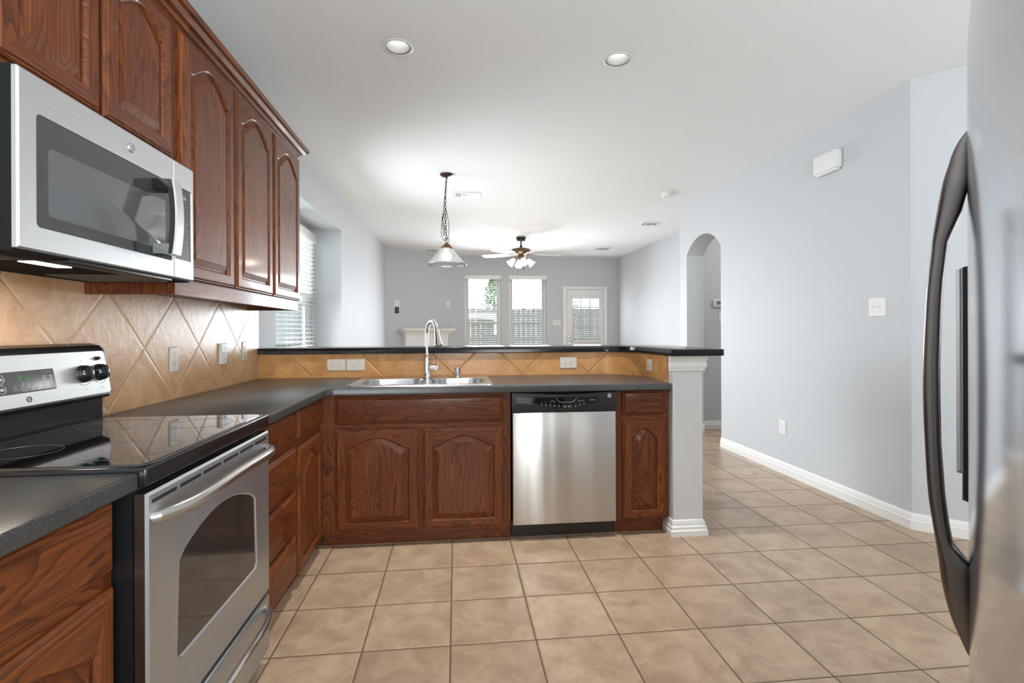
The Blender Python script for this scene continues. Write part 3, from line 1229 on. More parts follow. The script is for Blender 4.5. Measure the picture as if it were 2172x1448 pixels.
f_ = thing('kitchen_faucet', 'chrome gooseneck pull-down faucet with side lever on the sink', 'faucet', (-.192, 3.49, CZ + .0075))
fx, fy, fz = -.192, 3.49, CZ + .0075
mb = MB()
mb.lathe([(.028, 0), (.028, .006), (.0255, .012), (.024, .06), (.0205, .11), (.0165, .146), (.0175, .150), (.0165, .156), (.012, .158)], (fx, fy, fz), 24)
mb.build('faucet_body', 'chrome', f_)
dx, dy = .40, -.916
path = [(fx, fy, fz + .15), (fx, fy, fz + .22), (fx, fy, fz + .29)]
R_ = .088
for i in range(1, 17):
    a = pi * i / 16 * .93
    k = R_ - R_ * math.cos(a)
    path.append((fx + dx * k, fy + dy * k, fz + .29 + R_ * .92 * math.sin(a)))
mb = MB()
mb.tube(path, .0115, 14)
mb.build('spout', 'chrome', f_)
e = Vector(path[-1])
t_ = (e - Vector(path[-2])).normalized()
hd = [e - t_ * .005, e + t_ * .012, e + t_ * .035, e + t_ * .075, e + t_ * .098, e + t_ * .103]
mb = MB()
mb.tube(hd, [.0135, .015, .016, .021, .0255, .022], 18)
mb.build('spray_head', 'chrome', f_)
mb = MB()
mb.tube([(fx + .015, fy, fz + .062), (fx + .058, fy - .004, fz + .062)], [.016, .0145], 14)
mb.tube([(fx + .052, fy - .004, fz + .050), (fx + .066, fy - .005, fz + .060), (fx + .072, fy - .005, fz + .085), (fx + .077, fy - .006, fz + .145)],
        [.012, .011, .006, .003], 10)
mb.build('lever', 'chrome', f_)
g = MB()
g.lathe([(.024, 0), (.024, .004), (.0195, .008), (.0195, .060), (.017, .064), (.001, .064)], (.010, 3.50, CZ + .0075), 20)
tagged(g.build('sink_air_gap', 'chrome'), 'small chrome air gap cap to the right of the faucet', 'air gap')

# ------------------------------------------------------------------ dishwasher
d_ = thing('dishwasher', 'stainless dishwasher with black control strip beside the sink cabinet', 'dishwasher', (.625, 3.25, 0))
part_box(d_, 'tub', 'black_matte', .322, .930, 2.99, 3.55, .09, .85)
part_box(d_, 'door_panel', 'steel_x', .322, .930, 2.952, 2.99, .092, .738, bev=.004)
mb = MB()
NP = 14
top = []
rg = []
for i in range(NP + 1):
    x = .317 + (.933 - .317) * i / NP
    q = 2 * i / NP - 1
    zt = .857 - .010 * max(0, 1 - q * q) ** 2
    bulge = .006 * (1 - q * q)
    rg.append([(x, 2.985, .741), (x, 2.945 - bulge * .4, .741), (x, 2.940 - bulge, .775), (x, 2.944 - bulge, zt - .006), (x, 2.952, zt), (x, 2.985, zt)])
mb.rings(rg)
cp = mb.build('control_panel', 'black_matte', d_)
mb = MB()
lens = []
for i in range(17):
    a = i / 16
    x = .445 + (.815 - .445) * a
    lens.append((x, .766 + .030 * (2 * a - 1) ** 2))
lens += [(.815, .826), (.445, .826)]
mb.prism(lens, 2.9325, 2.938, 'y')
mb.build('display_lens', 'black_gloss', cp)
mb = MB()
for i in range(4):
    z = .828 - i * .0095
    mb.tube([(.338, 2.9405, z), (.385, 2.938, z - .002), (.430, 2.936, z - .010)], .0016, 6)
mb.build('vent_slots', 'grey_print', cp)
mb = MB()
U, V_, W_ = (1, 0, 0), (0, 0, 1), (0, -1, 0)
PY = 2.9322
for i, x in enumerate((.487, .513, .538, .563, .589)):
    z = .790 - .0125 * (i / 4) ** .8
    mb.box(x - .006, x + .006, PY - .0005, PY, z - .001, z + .001)
    mb.box(x - .005, x + .005, PY - .0005, PY, z - .006, z - .004)
    mb.box(x - .0012, x + .0012, PY - .0005, PY, z + .009, z + .0115)
for i, x in enumerate((.685, .710, .735)):
    z = .776 + .006 * i
    mb.box(x - .006, x + .006, PY - .0005, PY, z - .001, z + .001)
    mb.box(x - .005, x + .005, PY - .0005, PY, z - .006, z - .004)
    mb.box(x - .0012, x + .0012, PY - .0005, PY, z + .009, z + .0115)
for x in (.625, .647):
    for z in (.777, .770):
        mb.box(x - .007, x + .007, PY - .0005, PY, z - .002, z + .001)
for x, s0 in ((.611, -1), (.662, 1)):
    mb.tube([(x - s0 * .004, PY, .785), (x, PY, .780), (x, PY, .768), (x - s0 * .004, PY, .763)], .0008, 5)
mb.build('button_marks', 'grey_print', cp, smooth=0)
mb = MB()
text_into(mb, 'Cycles', .011, (.553, PY, .804), U, V_, W_)
text_into(mb, 'Options', .011, (.716, PY, .806), U, V_, W_)
mb.build('printed_words', 'grey_print', cp, smooth=0)
mb = MB()
mb.tube([(.572, PY, .824), (.586, PY, .803), (.600, PY, .797), (.662, PY, .797), (.678, PY, .803), (.694, PY, .824)], .0011, 5)
mb.box(.768, .803, PY - .0005, PY, .806, .809)
mb.build('display_outline', 'grey_print', cp, smooth=0)


def emblem(parent, o, u, w, r, body, ink, name='round_emblem'):
    """round badge with a ring and script monogram"""
    U, W = Vector(u), Vector(w)
    mat = basis(o, u, w)
    mb = MB()
    if body:
        mb.lathe([(r, 0), (r, .0015), (r * .9, .0028), (.0001, .0028)], (0, 0, 0), 24)
        b = mb.build(name, body, parent, mat)
    else:
        b = parent
    mb = MB()
    n = 24
    rr = r * .78
    mb.tube([(rr * math.cos(2 * pi * i / n), rr * math.sin(2 * pi * i / n), .003) for i in range(n)], r * .07, 5, loop=True)
    text_into(mb, 'GE', r * 1.0, (0, 0, .003), (1, 0, 0), (0, 1, 0), (0, 0, 1), shear=.3)
    for i in range(4):
        a = pi / 4 + i * pi / 2
        a2 = a + .5
        mb.tube([(rr * math.cos(a), rr * math.sin(a), .003), (rr * .72 * math.cos(a2), rr * .72 * math.sin(a2), .003)], r * .05, 5)
    mb.build('monogram', ink, b, mat, smooth=0)


emblem(cp, (.888, 2.9385, .830), (1, 0, 0), (0, -1, 0), .0135, 'steel_light', 'dark_print')
part_box(d_, 'kick_plate', 'dark_brown', .318, .932, 3.022, 3.04, .004, .092)

# ------------------------------------------------------------------ range
RY_0, RY_1 = 1.231, 1.989
r_ = thing('electric_range', 'stainless electric range with black glass cooktop at the left', 'range', (-1.0, 1.61, 0))
mb = MB()
mb.box(-1.30, -.716, RY_0 + .004, RY_1 - .004, .0, .885)
mb.build('body', 'black', r_)
mb = MB()
mb.box(-1.262, -.684, RY_0, RY_1, .862, .906, .006, 3)
mb.build('cooktop_frame', 'black', r_)
ct = MB()
ct.rings([[(x, y, .9045) for x, y in rrect(-1.225, -.700, RY_0 + .02, RY_1 - .02, .03, 5)],
          [(x, y, .9085) for x, y in rrect(-1.223, -.702, RY_0 + .022, RY_1 - .022, .03, 5)]])
glass = ct.build('glass_top', 'black_gloss', r_)
mb = MB()
mb.rings([[(x, y, .9062) for x, y in rrect(-1.228, -.697, RY_0 + .017, RY_1 - .017, .032, 5)], [(x, y, .9066) for x, y in rrect(-1.233, -.692, RY_0 + .012, RY_1 - .012, .036, 5)]],
         False, False)
mb.build('cooktop_trim', 'steel_y', r_, recalc=False)
for (x, y, r) in ((-.83, 1.42, .115), (-.83, 1.80, .09), (-1.08, 1.42, .08), (-1.08, 1.80, .105)):
    mb = MB()
    mb.tube([(x + r * math.cos(2 * pi * i / 40), y + r * math.sin(2 * pi * i / 40),   .9083) for i in range(40)], .0008, 4, loop=True)
    mb.build('burner_ring', 'panel_grey', glass)
# backguard: tilted control panel
bg = MB()
prof = [(-1.314, .90), (-1.250, .90), (-1.250, .975), (-1.222, .983), (-1.217, .992), (-1.246, 1.150), (-1.256, 1.163), (-1.275, 1.170), (-1.314, 1.170)]


def bgr(y, k=0.0):
    return [(x - (k * .4 if x > -1.24 and z > .98 else 0), y, min(z, 1.170 - k)) for x, z in prof]


bg.rings([bgr(RY_0 + .002, .020), bgr(RY_0 + .005, .011), bgr(RY_0 + .010, .005), bgr(RY_0 + .020), bgr(RY_1 - .020), bgr(RY_1 - .010, .005), bgr(RY_1 - .005, .011), bgr(RY_1 - .002, .020)])
bgo = bg.build('backguard', 'black', r_)
# panel plane: from (-1.217,.992) to (-1.246,1.150)
pz = Vector((-.029, 0, .158)).normalized()
pw = Vector((pz.z, 0, -pz.x))
PO = Vector((-1.217, 0, .992)) + pw * .0005


def bgp(y, h, o=0.0):
    return PO + Vector((0, y, 0)) + pz * h + pw * o


BM = Matrix(((0, pz.x, pw.x, PO.x), (1, pz.y, pw.y, 0), (0, pz.z, pw.z, PO.z), (0, 0, 0, 1)))
mb = MB()
mb.rings([L3(rrect(RY_0 + .008, RY_1 - .008, .004, .155, .014, 5), 0), L3(rrect(RY_0 + .010, RY_1 - .010, .006, .153, .013, 5), .0025)])
pn = mb.build('control_panel', 'steel_light', bgo, BM)
mb = MB()
mb.rings([L3(rrect(1.47, 1.737, .043, .108, .004, 3), .002), L3(rrect(1.472, 1.735, .045, .106, .004, 3), .0032)])
mb.build('control_display', 'panel_grey', bgo, BM)
mb = MB()
Uy, Vz, Wp = (1, 0, 0), (0, 1, 0), (0, 0, 1)


def seg_digit(mb, ch, x, y, h, w, t, z):
    segs = {'0': 'abcdef', '1': 'bc', '6': 'acdefg'}[ch]
    P = {'a': (x, x + w, y + h - t, y + h), 'd': (x, x + w, y, y + t), 'g': (x, x + w, y + h / 2 - t / 2, y + h / 2 + t / 2),
         'b': (x + w - t, x + w, y + h / 2, y + h), 'c': (x + w - t, x + w, y, y + h / 2), 'f': (x, x + t, y + h / 2, y + h), 'e': (x, x + t, y, y + h / 2)}
    for s in segs:
        a, b, c, d = P[s]
        mb.box(a, b, c, d, z, z + .0004)


for i, ch in enumerate('1016'):
    seg_digit(mb, ch, 1.596 + i * .0115 + (.004 if i > 1 else 0), .079, .014, .0075, .0016, .0033)
for zz in (.083, .089):
    mb.box(1.6205, 1.622, zz, zz + .0015, .0033, .0037)
mb.build('clock_digits', 'clock', bgo, BM, smooth=0)
mb = MB()
Z0 = .0033
text_into(mb, 'Set', .0066, (1.586, .063, Z0), Uy, Vz, Wp)
text_into(mb, 'Clock', .0066, (1.586, .055, Z0), Uy, Vz, Wp)
text_into(mb, 'TIME CONTROLS', .0050, (1.706, .100, Z0), Uy, Vz, Wp)
text_into(mb, '+', .012, (1.618, .060, Z0), Uy, Vz, Wp)
text_into(mb, '-', .014, (1.640, .063, Z0), Uy, Vz, Wp)
mb.build('printed_words', 'white_print', bgo, BM, smooth=0)
mb = MB()
for pts in ([(1.618, .073), (1.608, .057), (1.612, .050), (1.624, .050), (1.628, .057)], [(1.631, .070), (1.649, .070), (1.648, .060), (1.640, .050), (1.632, .060)]):
    mb.tube([(a, b, Z0) for a, b in pts], .0008, 4, loop=True)
for (yc, zc) in ((1.694, .085), (1.694, .062), (1.720, .085), (1.720, .062), (1.668, .060)):
    for k in range(3):
        wdt = .007 - .0015 * (k % 2)
        mb.box(yc - wdt, yc + wdt, zc - k * .006, zc - k * .006 + .0028, Z0, Z0 + .0004)
for yc, zc in ((1.545, .088), (1.545, .060)):
    mb.tube([(yc + .012 * math.cos(2 * pi * i / 20), zc + .012 * math.sin(2 * pi * i / 20), Z0) for i in range(20)], .0009, 4, loop=True)
    mb.box(yc - .006, yc + .006, zc - .004, zc + .003, Z0, Z0 + .0004)
mb.box(1.690, 1.728, .0475, .0495, Z0, Z0 + .0004)
mb.build('button_marks', 'white_print', bgo, BM, smooth=0)
mb = MB()
rr = .0075
mb.tube([(1.628 + rr * math.cos(2 * pi * i / 20), .024 + rr * math.sin(2 * pi * i / 20), .003) for i in range(20)], .0011, 5, loop=True)
text_into(mb, 'GE', .009, (1.628, .024, .0028), Uy, Vz, Wp, shear=.3)
mb.build('maker_monogram', 'dark_print', bgo, BM, smooth=0)
mb = MB()
for yc in (1.858, 1.936):
    n = 24
    mb.tube([(yc + .036 * math.cos(-2.6 + 2.0 * i / n), .077 + .036 * math.sin(-2.6 + 2.0 * i / n), .0028) for i in range(n + 1)], .0006, 4)
    mb.box(yc - .008, yc + .008, .027, .029, .0025, .0029)
    mb.box(yc - .002, yc + .002, .122, .125, .0025, .0029)
mb.box(1.905, 1.918, .126, .128, .0025, .0029)
mb.box(1.954, 1.966, .126, .128, .0025, .0029)
mb.build('dial_marks', 'grey_print', bgo, BM, smooth=0)
sw = MB()
sw.box(1.926, 1.946, .121, .134, .0025, .005, .001)
sw.box(1.937, 1.943, .123, .132, .005, .012, .001)
sw.build('rocker_switch', 'black_matte', bgo, BM)
for yc in (1.858, 1.936):
    mb = MB()
    mb.lathe([(.029, .0025), (.029, .006), (.0275, .009), (.027, .014), (.0255, .020), (.021, .0255), (.012, .0285), (.0001, .029)], (yc, .079, 0), 28)
    k_ = mb.build('control_knob', 'black', bgo, BM)
    mb = MB()
    mb.box(yc - .0045, yc + .0045, .079 - .021, .079 + .021, .024, .034, .004)
    mb.build('knob_grip', 'black', k_, BM)
# oven door (front plane x=-.684)
XF = -.684
BO = B_left(0)
od = MB()
winl = []
wy0, wy1, wz0, wzs, wzt = 1.353, 1.864, .400, .640, .700
NB = 20
lowr = rrect(wy0, wy1, wz0, wzs, .02, 4)
def arched(i):
    a, b, c, d = wy0 + i, wy1 - i, wz0 + i, wzs - i
    r = .022
    out = []
    for cx, cy2, a0 in ((a + r, c + r, 180), (b - r, c + r, 270)):
        for k in range(5):
            an = math.radians(a0 + 90 * k / 4)
            out.append((cx + r * math.cos(an), cy2 + r * math.sin(an)))
    hw = (b - a) / 2 - .012
    cm = (a + b) / 2
    for k in range(NB + 1):
        q = 1 - 2 * k / NB
        out.append((cm + q * hw, d + (wzt - wzs) * (1 - q * q) + (0.008 if abs(q) < 1 else 0)))
    return out
def outer_match(i):
    a, b, c, d = RY_0 + .002 + i, RY_1 - .002 - i, .262 + i, .846 - i
    out = [(a, c)] * 1
    out = []
    for k in range(5):
        out.append((a, d - (d - c) * .5 * (k + 1) / 5 - (d - c) * .5) if False else (a + 0.0, c + (4 - k) * .02))
    for k in range(5):
        out.append((b, c + k * .02))
    for k in range(NB + 1):
        q = 1 - 2 * k / NB
        out.append(((a + b) / 2 + q * (b - a) / 2, d))
    return out
od.rings([L3(outer_match(0), XF - .028), L3(outer_match(0), XF - .006), L3(outer_match(.006), XF), L3(arched(-.006), XF), L3(arched(-.002), XF + .0015),
          L3(arched(.002), XF - .003)], cap0=True, cap1=False)
od.bm.normal_update()
for f in od.bm.faces:
    f.material_index = 1 if f.calc_center_median().z < XF - .008 and abs(f.normal.z) < .5 and len(f.verts) == 4 else 0  # door sides get dark steel in place of the reflected dark cabinet
dr = od.build('oven_door', ['steel_y', 'dark_handle'], r_, BO, smooth=25)
mb = MB()
mb.rings([L3(arched(.0), XF - .008), L3(arched(.002), XF - .003)])
mb.build('oven_window', 'oven_glass', dr, BO, smooth=0)
mb = MB()
a = 1.251
for i in range(6):
    y0_ = 1.250 + i * .1205
    mb.rings([L3(rrect(y0_, y0_ + .105, .820, .829, .004, 3), XF + .0002), L3(rrect(y0_, y0_ + .105, .820, .829, .004, 3), XF + .0008)])
mb.build('vent_slots', 'black_matte', dr, BO)
path = []
ya, yb = 1.262, 1.952
for i in range(25):
    t = i / 24
    y = ya + (yb - ya) * t
    q = abs(2 * t - 1)
    path.append((XF + .010 + .046 * (1 - q ** 5), y, .800 - .012 * q ** 2.0))
mb = MB()
mb.tube([(XF - .002, ya - .002, .786)] + path + [(XF - .002, yb + .002, .786)], [.015] + [.0155] * 25 + [.015], 14)
mb.build('door_handle', 'handle_steel', dr)
mb = MB()
mb.box(-.735, XF, RY_0 + .002, RY_1 - .002, .05, .248, .005)
dw = mb.build('storage_drawer', 'steel_y', r_)
path = []
ya, yb = 1.275, 1.945
for i in range(25):
    t = i / 24
    y = ya + (yb - ya) * t
    q = abs(2 * t - 1)
    path.append((XF + .008 + .040 * (1 - q ** 5), y, .218 - .006 * q ** 2))
mb = MB()
mb.tube([(XF - .002, ya - .002, .212)] + path + [(XF - .002, yb + .002, .212)], .0125, 12)
mb.build('drawer_handle', 'handle_steel', dw)

# ------------------------------------------------------------------ microwave
MX = -.945
MZ0, MZ1 = 1.388, 1.790
m_ = thing('microwave', 'stainless over-range microwave mounted under the upper cabinet', 'microwave', (-1.15, 1.615, MZ0))
part_box(m_, 'case', 'under', -1.3155, MX - .014, 1.236, 1.994, MZ0, MZ1 + .006, bev=.004)
BMi = B_left(0)


def fr_win(mb, x0, x1, z0, z1, hx0, hx1, hz0, hz1, r, w0, w1):
    """rounded slab with a rounded-rect hole, outer corners matched"""
    n = 5
    def ring(a, b, c, d, rr):
        return rrect(a, b, c, d, rr, n)
    mb.rings([L3(ring(x0, x1, z0, z1, .003), w0), L3(ring(x0, x1, z0, z1, .003), w1 - .004), L3(ring(x0 + .004, x1 - .004, z0 + .004, z1 - .004, .003), w1),
              L3(ring(hx0, hx1, hz0, hz1, r), w1), L3(ring(hx0 + .001, hx1 - .001, hz0 + .001, hz1 - .001, r), w1 - .003)], cap0=True, cap1=False)


mb = MB()
fr_win(mb, 1.234, 1.860, MZ0 + .004, MZ1 + .002, 1.284, 1.853, 1.447, 1.706, .012, MX - .013, MX)
md = mb.build('microwave_door', 'steel_light', m_, BMi)
mb = MB()
mb.rings([L3(rrect(1.284, 1.853, 1.447, 1.706, .012, 5), MX - .006), L3(rrect(1.284, 1.853, 1.447, 1.706, .012, 5), MX - .0025)])
mg = mb.build('door_window', 'micro_glass', md, BMi)
mb = MB()
mb.rings([L3(rrect(1.322, 1.815, 1.478, 1.640, .012, 4), MX - .0024), L3(rrect(1.323, 1.814, 1.479, 1.639, .012, 4), MX - .0020)])
mb.build('window_screen', 'micro_screen', mg, BMi)
mb = MB()
fr_win(mb, 1.862, 1.994, MZ0 + .004, MZ1 + .002, 1.868, 1.977, 1.458, 1.709, .006, MX - .013, MX)
mc = mb.build('control_column', 'steel_light', m_, BMi)
mb = MB()
mb.rings([L3(rrect(1.868, 1.977, 1.458, 1.709, .006, 4), MX - .005), L3(rrect(1.868, 1.977, 1.458, 1.709, .006, 4), MX - .0025)])
kp = mb.build('keypad', 'panel_grey', mc, BMi)
mb = MB()
text_into(mb, '10:16', .018, (1.923, 1.676, MX - .0024), Uy, Vz, Wp)
mb.build('clock_digits', 'led', mc, BMi, smooth=0)
mb = MB()
for i in range(9):
    z = 1.648 - i * .0205
    for y in (1.890, 1.918, 1.952):
        if i == 8 and y < 1.9:
            continue
        wdt = random.choice((.002, .0035, .005))
        mb.box(y - wdt, y + wdt, z, z + .003, MX - .0024, MX - .0020)
mb.build('keypad_legends', 'grey_print', mc, BMi, smooth=0)
# vertical bow handle: dark sides, bright front strip
hy0, hy1 = 1.742, 1.796
prof = []
NH = 16
zs = [1.456 + (1.692 - 1.456) * i / NH for i in range(NH + 1)]


def hx(z):
    q = (z - 1.574) / .118
    return MX + .054 + .010 * (1 - q * q)


mb = MB()
rg = []
for z in zs:
    rg.append([(hx(z) - .016, hy0, z), (hx(z), hy0 + .004, z), (hx(z), hy1 - .004, z), (hx(z) - .016, hy1, z)])
mb.rings(rg)
for z0_, z1_ in ((1.456, 1.488), (1.660, 1.692)):
    mb.rings([[(MX - .001, hy0 - .004, z0_), (MX - .001, hy1 + .002, z0_), (MX - .001, hy1 + .002, z1_), (MX - .001, hy0 - .004, z1_)],
              [(hx(z0_) - .012, hy0, z0_), (hx(z0_) - .012, hy1, z0_), (hx(z1_) - .012, hy1, z1_), (hx(z1_) - .012, hy0, z1_)]])
hd_ = mb.build('door_handle', 'black_gloss', md)
mb = MB()
rg = []
for z in zs:
    rg.append([(hx(z) - .001, hy0 + .002, z), (hx(z) + .003, hy0 + .006, z), (hx(z) + .003, hy1 - .006, z), (hx(z) - .001, hy1 - .002, z)])
mb.rings(rg)
mb.build('handle_strip', 'steel_light', hd_)
emblem(md, (MX + .0003, 1.632, 1.748), (0, 1, 0), (1, 0, 0), .0145, 'steel_light', 'grey_print')
# underside: grease filters and lamp lens
mb = MB()
mb.box(-1.310, MX - .016, 1.238, 1.992, MZ0 - .0015, MZ0 + .003)
mb.build('bottom_plate', 'under', m_, smooth=0)
for (x0, x1, y0_, y1_) in ((-1.22, -1.04, 1.26, 1.37), (-1.25, -1.00, 1.73, 1.93)):
    mb = MB()
    mb.box(x0, x1, y0_, y1_, MZ0 - .004, MZ0 + .001)
    y = y0_ + .008
    while y < y1_ - .006:
        mb.box(x0 + .006, x1 - .006, y, y + .004, MZ0 - .0065, MZ0 - .004)
        y += .009
    mb.build('grease_filter', 'mesh_filter', m_, smooth=0)
mb = MB()
mb.box(-1.085, -1.045, 1.415, 1.54, MZ0 - .004, MZ0 + .001)
mb.build('cooktop_lamp', 'hood_lens', m_, smooth=0)
mb = MB()
mb.box(-1.0, -.95, 1.40, 1.86, MZ0 - .008, MZ0 + .001, .003)
mb.build('bottom_grille', 'black_matte', m_)
lamp('cooktop_light', 'AREA', (-1.065, 1.48, MZ0 - .014), 1.5, (1.0, .88, .74), (0, 0, 0), .09)

# ------------------------------------------------------------------ upper cabinets
UX = -1.012
BU = B_left(UX)
c = thing('upper_cabinet', 'short two-door reddish oak wall cabinet above the microwave', 'cabinet', (-1.16, 1.61, 1.80), group='upper cabinets')
part_box(c, 'carcass', 'wz', -1.316, UX - .02, 1.236, 1.995, 1.802, 2.36)
frame_y(c, UX, ((1.236, 1.262), (1.938, 1.995)), ((2.285, 2.36), (1.802, 1.845)), 2.36, ((1.56, 1.615),))
door_mesh(c, 'door', BU, 1.243, 1.578, 1.826, 2.305, 'wy', rise=.055)
door_mesh(c, 'door', BU, 1.598, 1.952, 1.826, 2.305, 'wy', rise=.055)
c = thing('upper_cabinet', 'tall three-door reddish oak wall cabinet to the right of the microwave', 'cabinet', (-1.16, 2.72, 1.345), group='upper cabinets')
part_box(c, 'side_panel', 'wz', -1.316, UX - .02, 1.998, 2.016, 1.345, 2.36)
part_box(c, 'side_panel', 'wz', -1.316, UX - .02, 3.445, 3.463, 1.345, 2.36)
part_box(c, 'carcass', 'wz', -1.316, UX - .02, 2.016, 3.445, 1.372, 2.36)
frame_y(c, UX, ((1.998, 2.035), (3.43, 3.465)), ((2.285, 2.36), (1.345, 1.43)), 2.36, ((2.44, 2.51), (2.935, 3.005)))
for a, b in ((2.020, 2.466), (2.486, 2.958), (2.978, 3.452)):
    door_mesh(c, 'door', BU, a, b, 1.406, 2.312, 'wy', rise=.075)
mb = MB()
crown = [(0, 2.335), (.012, 2.338), (.016, 2.352), (.032, 2.356), (.044, 2.372), (.058, 2.375), (.064, 2.392), (0, 2.392)]
mb.sweep([(UX, 1.236), (UX, 3.465), (-1.316, 3.465)], crown, side=1)
tagged(mb.build('crown_molding', 'wy'), 'reddish oak crown molding along the top of the wall cabinets', 'molding')

# ------------------------------------------------------------------ refrigerator
PH_C = 47.5
Cc = Vector((.776, .710))
nC = Vector((-math.cos(math.radians(PH_C)), math.sin(math.radians(PH_C))))
RF = 1.8
OC = Cc - nC * RF


def fp(ph, r=RF):
    a = math.radians(ph)
    return OC + Vector((-math.cos(a), math.sin(a))) * r


n0 = Vector((-math.cos(math.radians(43)), math.sin(math.radians(43))))
fr = thing('refrigerator', 'stainless refrigerator with curved doors and a bow handle at right', 'refrigerator', (1.25, .25, 0))


def arc_panel(ph0, ph1, z0, z1, r0, r1, n=22, rnd=.012, top=None):
    """curved slab between two radii; the top edge can be rounded over"""
    mb = MB()
    rg = []
    for i in range(n + 1):
        ph = ph0 + (ph1 - ph0) * i / n
        k = rnd if i in (0, n) else 0
        a = fp(ph, r0)
        prof = [(r0, z0), (r1 - k, z0 + (.01 if k else .004))]
        for dz, dr in (top or ((.004, 0),)):
            prof.append((r1 - k - dr, z1 - dz))
        prof.append((r0, z1))
        rg.append([(*fp(ph, r), z) for r, z in prof])
    mb.rings(rg)
    return mb


TOPR = ((.16, 0), (.10, .001), (.06, .004), (.03, .011), (.012, .020), (.003, .030))
arc_panel(28.0, 48.4, .12, 1.735, RF - .055, RF, 40, .006, TOPR).build('fridge_door', 'steel_z', fr, smooth=40)
fd = arc_panel(48.7, 58.0, .12, 1.735, RF - .055, RF, 14, .006, TOPR).build('freezer_door', 'steel_z', fr, smooth=40)
mb = MB()
a, b = fp(28.0, RF - .06), fp(58.0, RF - .06)
mb.prism([tuple(a)] + [tuple(fp(28.0 + 30.0 * i / 10, RF - .06)) for i in range(1, 10)] + [tuple(b), tuple(b - n0 * .60), tuple(a - n0 * .60)], .02, 1.715)
mb.build('cabinet_body', 'fridge_side', fr, smooth=0)
arc_panel(29, 57, .025, .11, RF - .06, RF - .03, 14).build('base_grille', 'black_matte', fr, smooth=40)
mb = arc_panel(51.2, 52.0, .910, 1.315, RF - .002, RF + .012, 4, .002)
dp = mb.build('dispenser', 'black_matte', fd, smooth=40)
arc_panel(52.02, 53.6, .95, 1.315, RF - .002, RF + .022, 5, .006).build('dispenser_bezel', 'fridge_side', dp, smooth=40)
# bow handle
dout = [(1.507, .001), (1.495, .009), (1.479, .0164), (1.457, .0225), (1.433, .0289), (1.386, .0364), (1.340, .0425), (1.329, .0432), (1.283, .0477), (1.25, .0502), (1.157, .0540),
        (1.102, .0542), (1.027, .0520), (.95, .0482), (.905, .0430), (.875, .039), (.845, .0355), (.812, .0319), (.767, .0225), (.737, .012), (.71, .0012)]
din = {1.340: .0215, 1.329: .0224, 1.283: .0271, 1.25: .029, 1.157: .0320, 1.102: .0322, 1.027: .0312, .95: .0268, .905: .0221, .875: .0175}
stn = []
for z, do in dout:
    di = din.get(z, -.004)
    if abs(z - 1.386) < 1e-6:
        di = .006
    stn.append((z, do, di))
fine = []
for q in range(len(stn) - 1):
    p0, p1, p2, p3 = stn[max(q - 1, 0)], stn[q], stn[q + 1], stn[min(q + 2, len(stn) - 1)]
    for k in range(4):
        t = k / 4
        v = []
        for c_ in range(3):
            a_, b_, c2_, d_2 = p0[c_], p1[c_], p2[c_], p3[c_]
            if c_ == 1:
                m1 = (c2_ - a_) / max(p0[0] - p2[0], 1e-6) * (p1[0] - p2[0])
                m2 = (d_2 - b_) / max(p1[0] - p3[0], 1e-6) * (p1[0] - p2[0])
                v.append((2 * t ** 3 - 3 * t * t + 1) * b_ + (t ** 3 - 2 * t * t + t) * m1 + (-2 * t ** 3 + 3 * t * t) * c2_ + (t ** 3 - t * t) * m2)
            else:
                v.append(b_ + (c2_ - b_) * t)
        fine.append(tuple(v))
fine.append(stn[-1])
mb = MB()
rg = []
tC = Vector((nC.y, -nC.x))
for z, do, di in fine:
    wt = .019 * min(1.0, .22 + (min(1.507 - z, z - .71)) / .11)
    ring = []
    for k in range(14):
        a = 2 * pi * k / 14
        cc, ss = math.cos(a), math.sin(a)
        e_ = lambda v: math.copysign(abs(v) ** .6, v)
        dd_ = (do + di) / 2 + (do - di) / 2 * e_(cc)
        p = Cc + nC * dd_ + tC * (wt * e_(ss))
        ring.append((p.x, p.y, z))
    rg.append(ring)
mb.rings(rg)
mb.build('door_handle', 'dark_handle', fr, smooth=50)

# ------------------------------------------------------------------ outlets, switches, small wall things


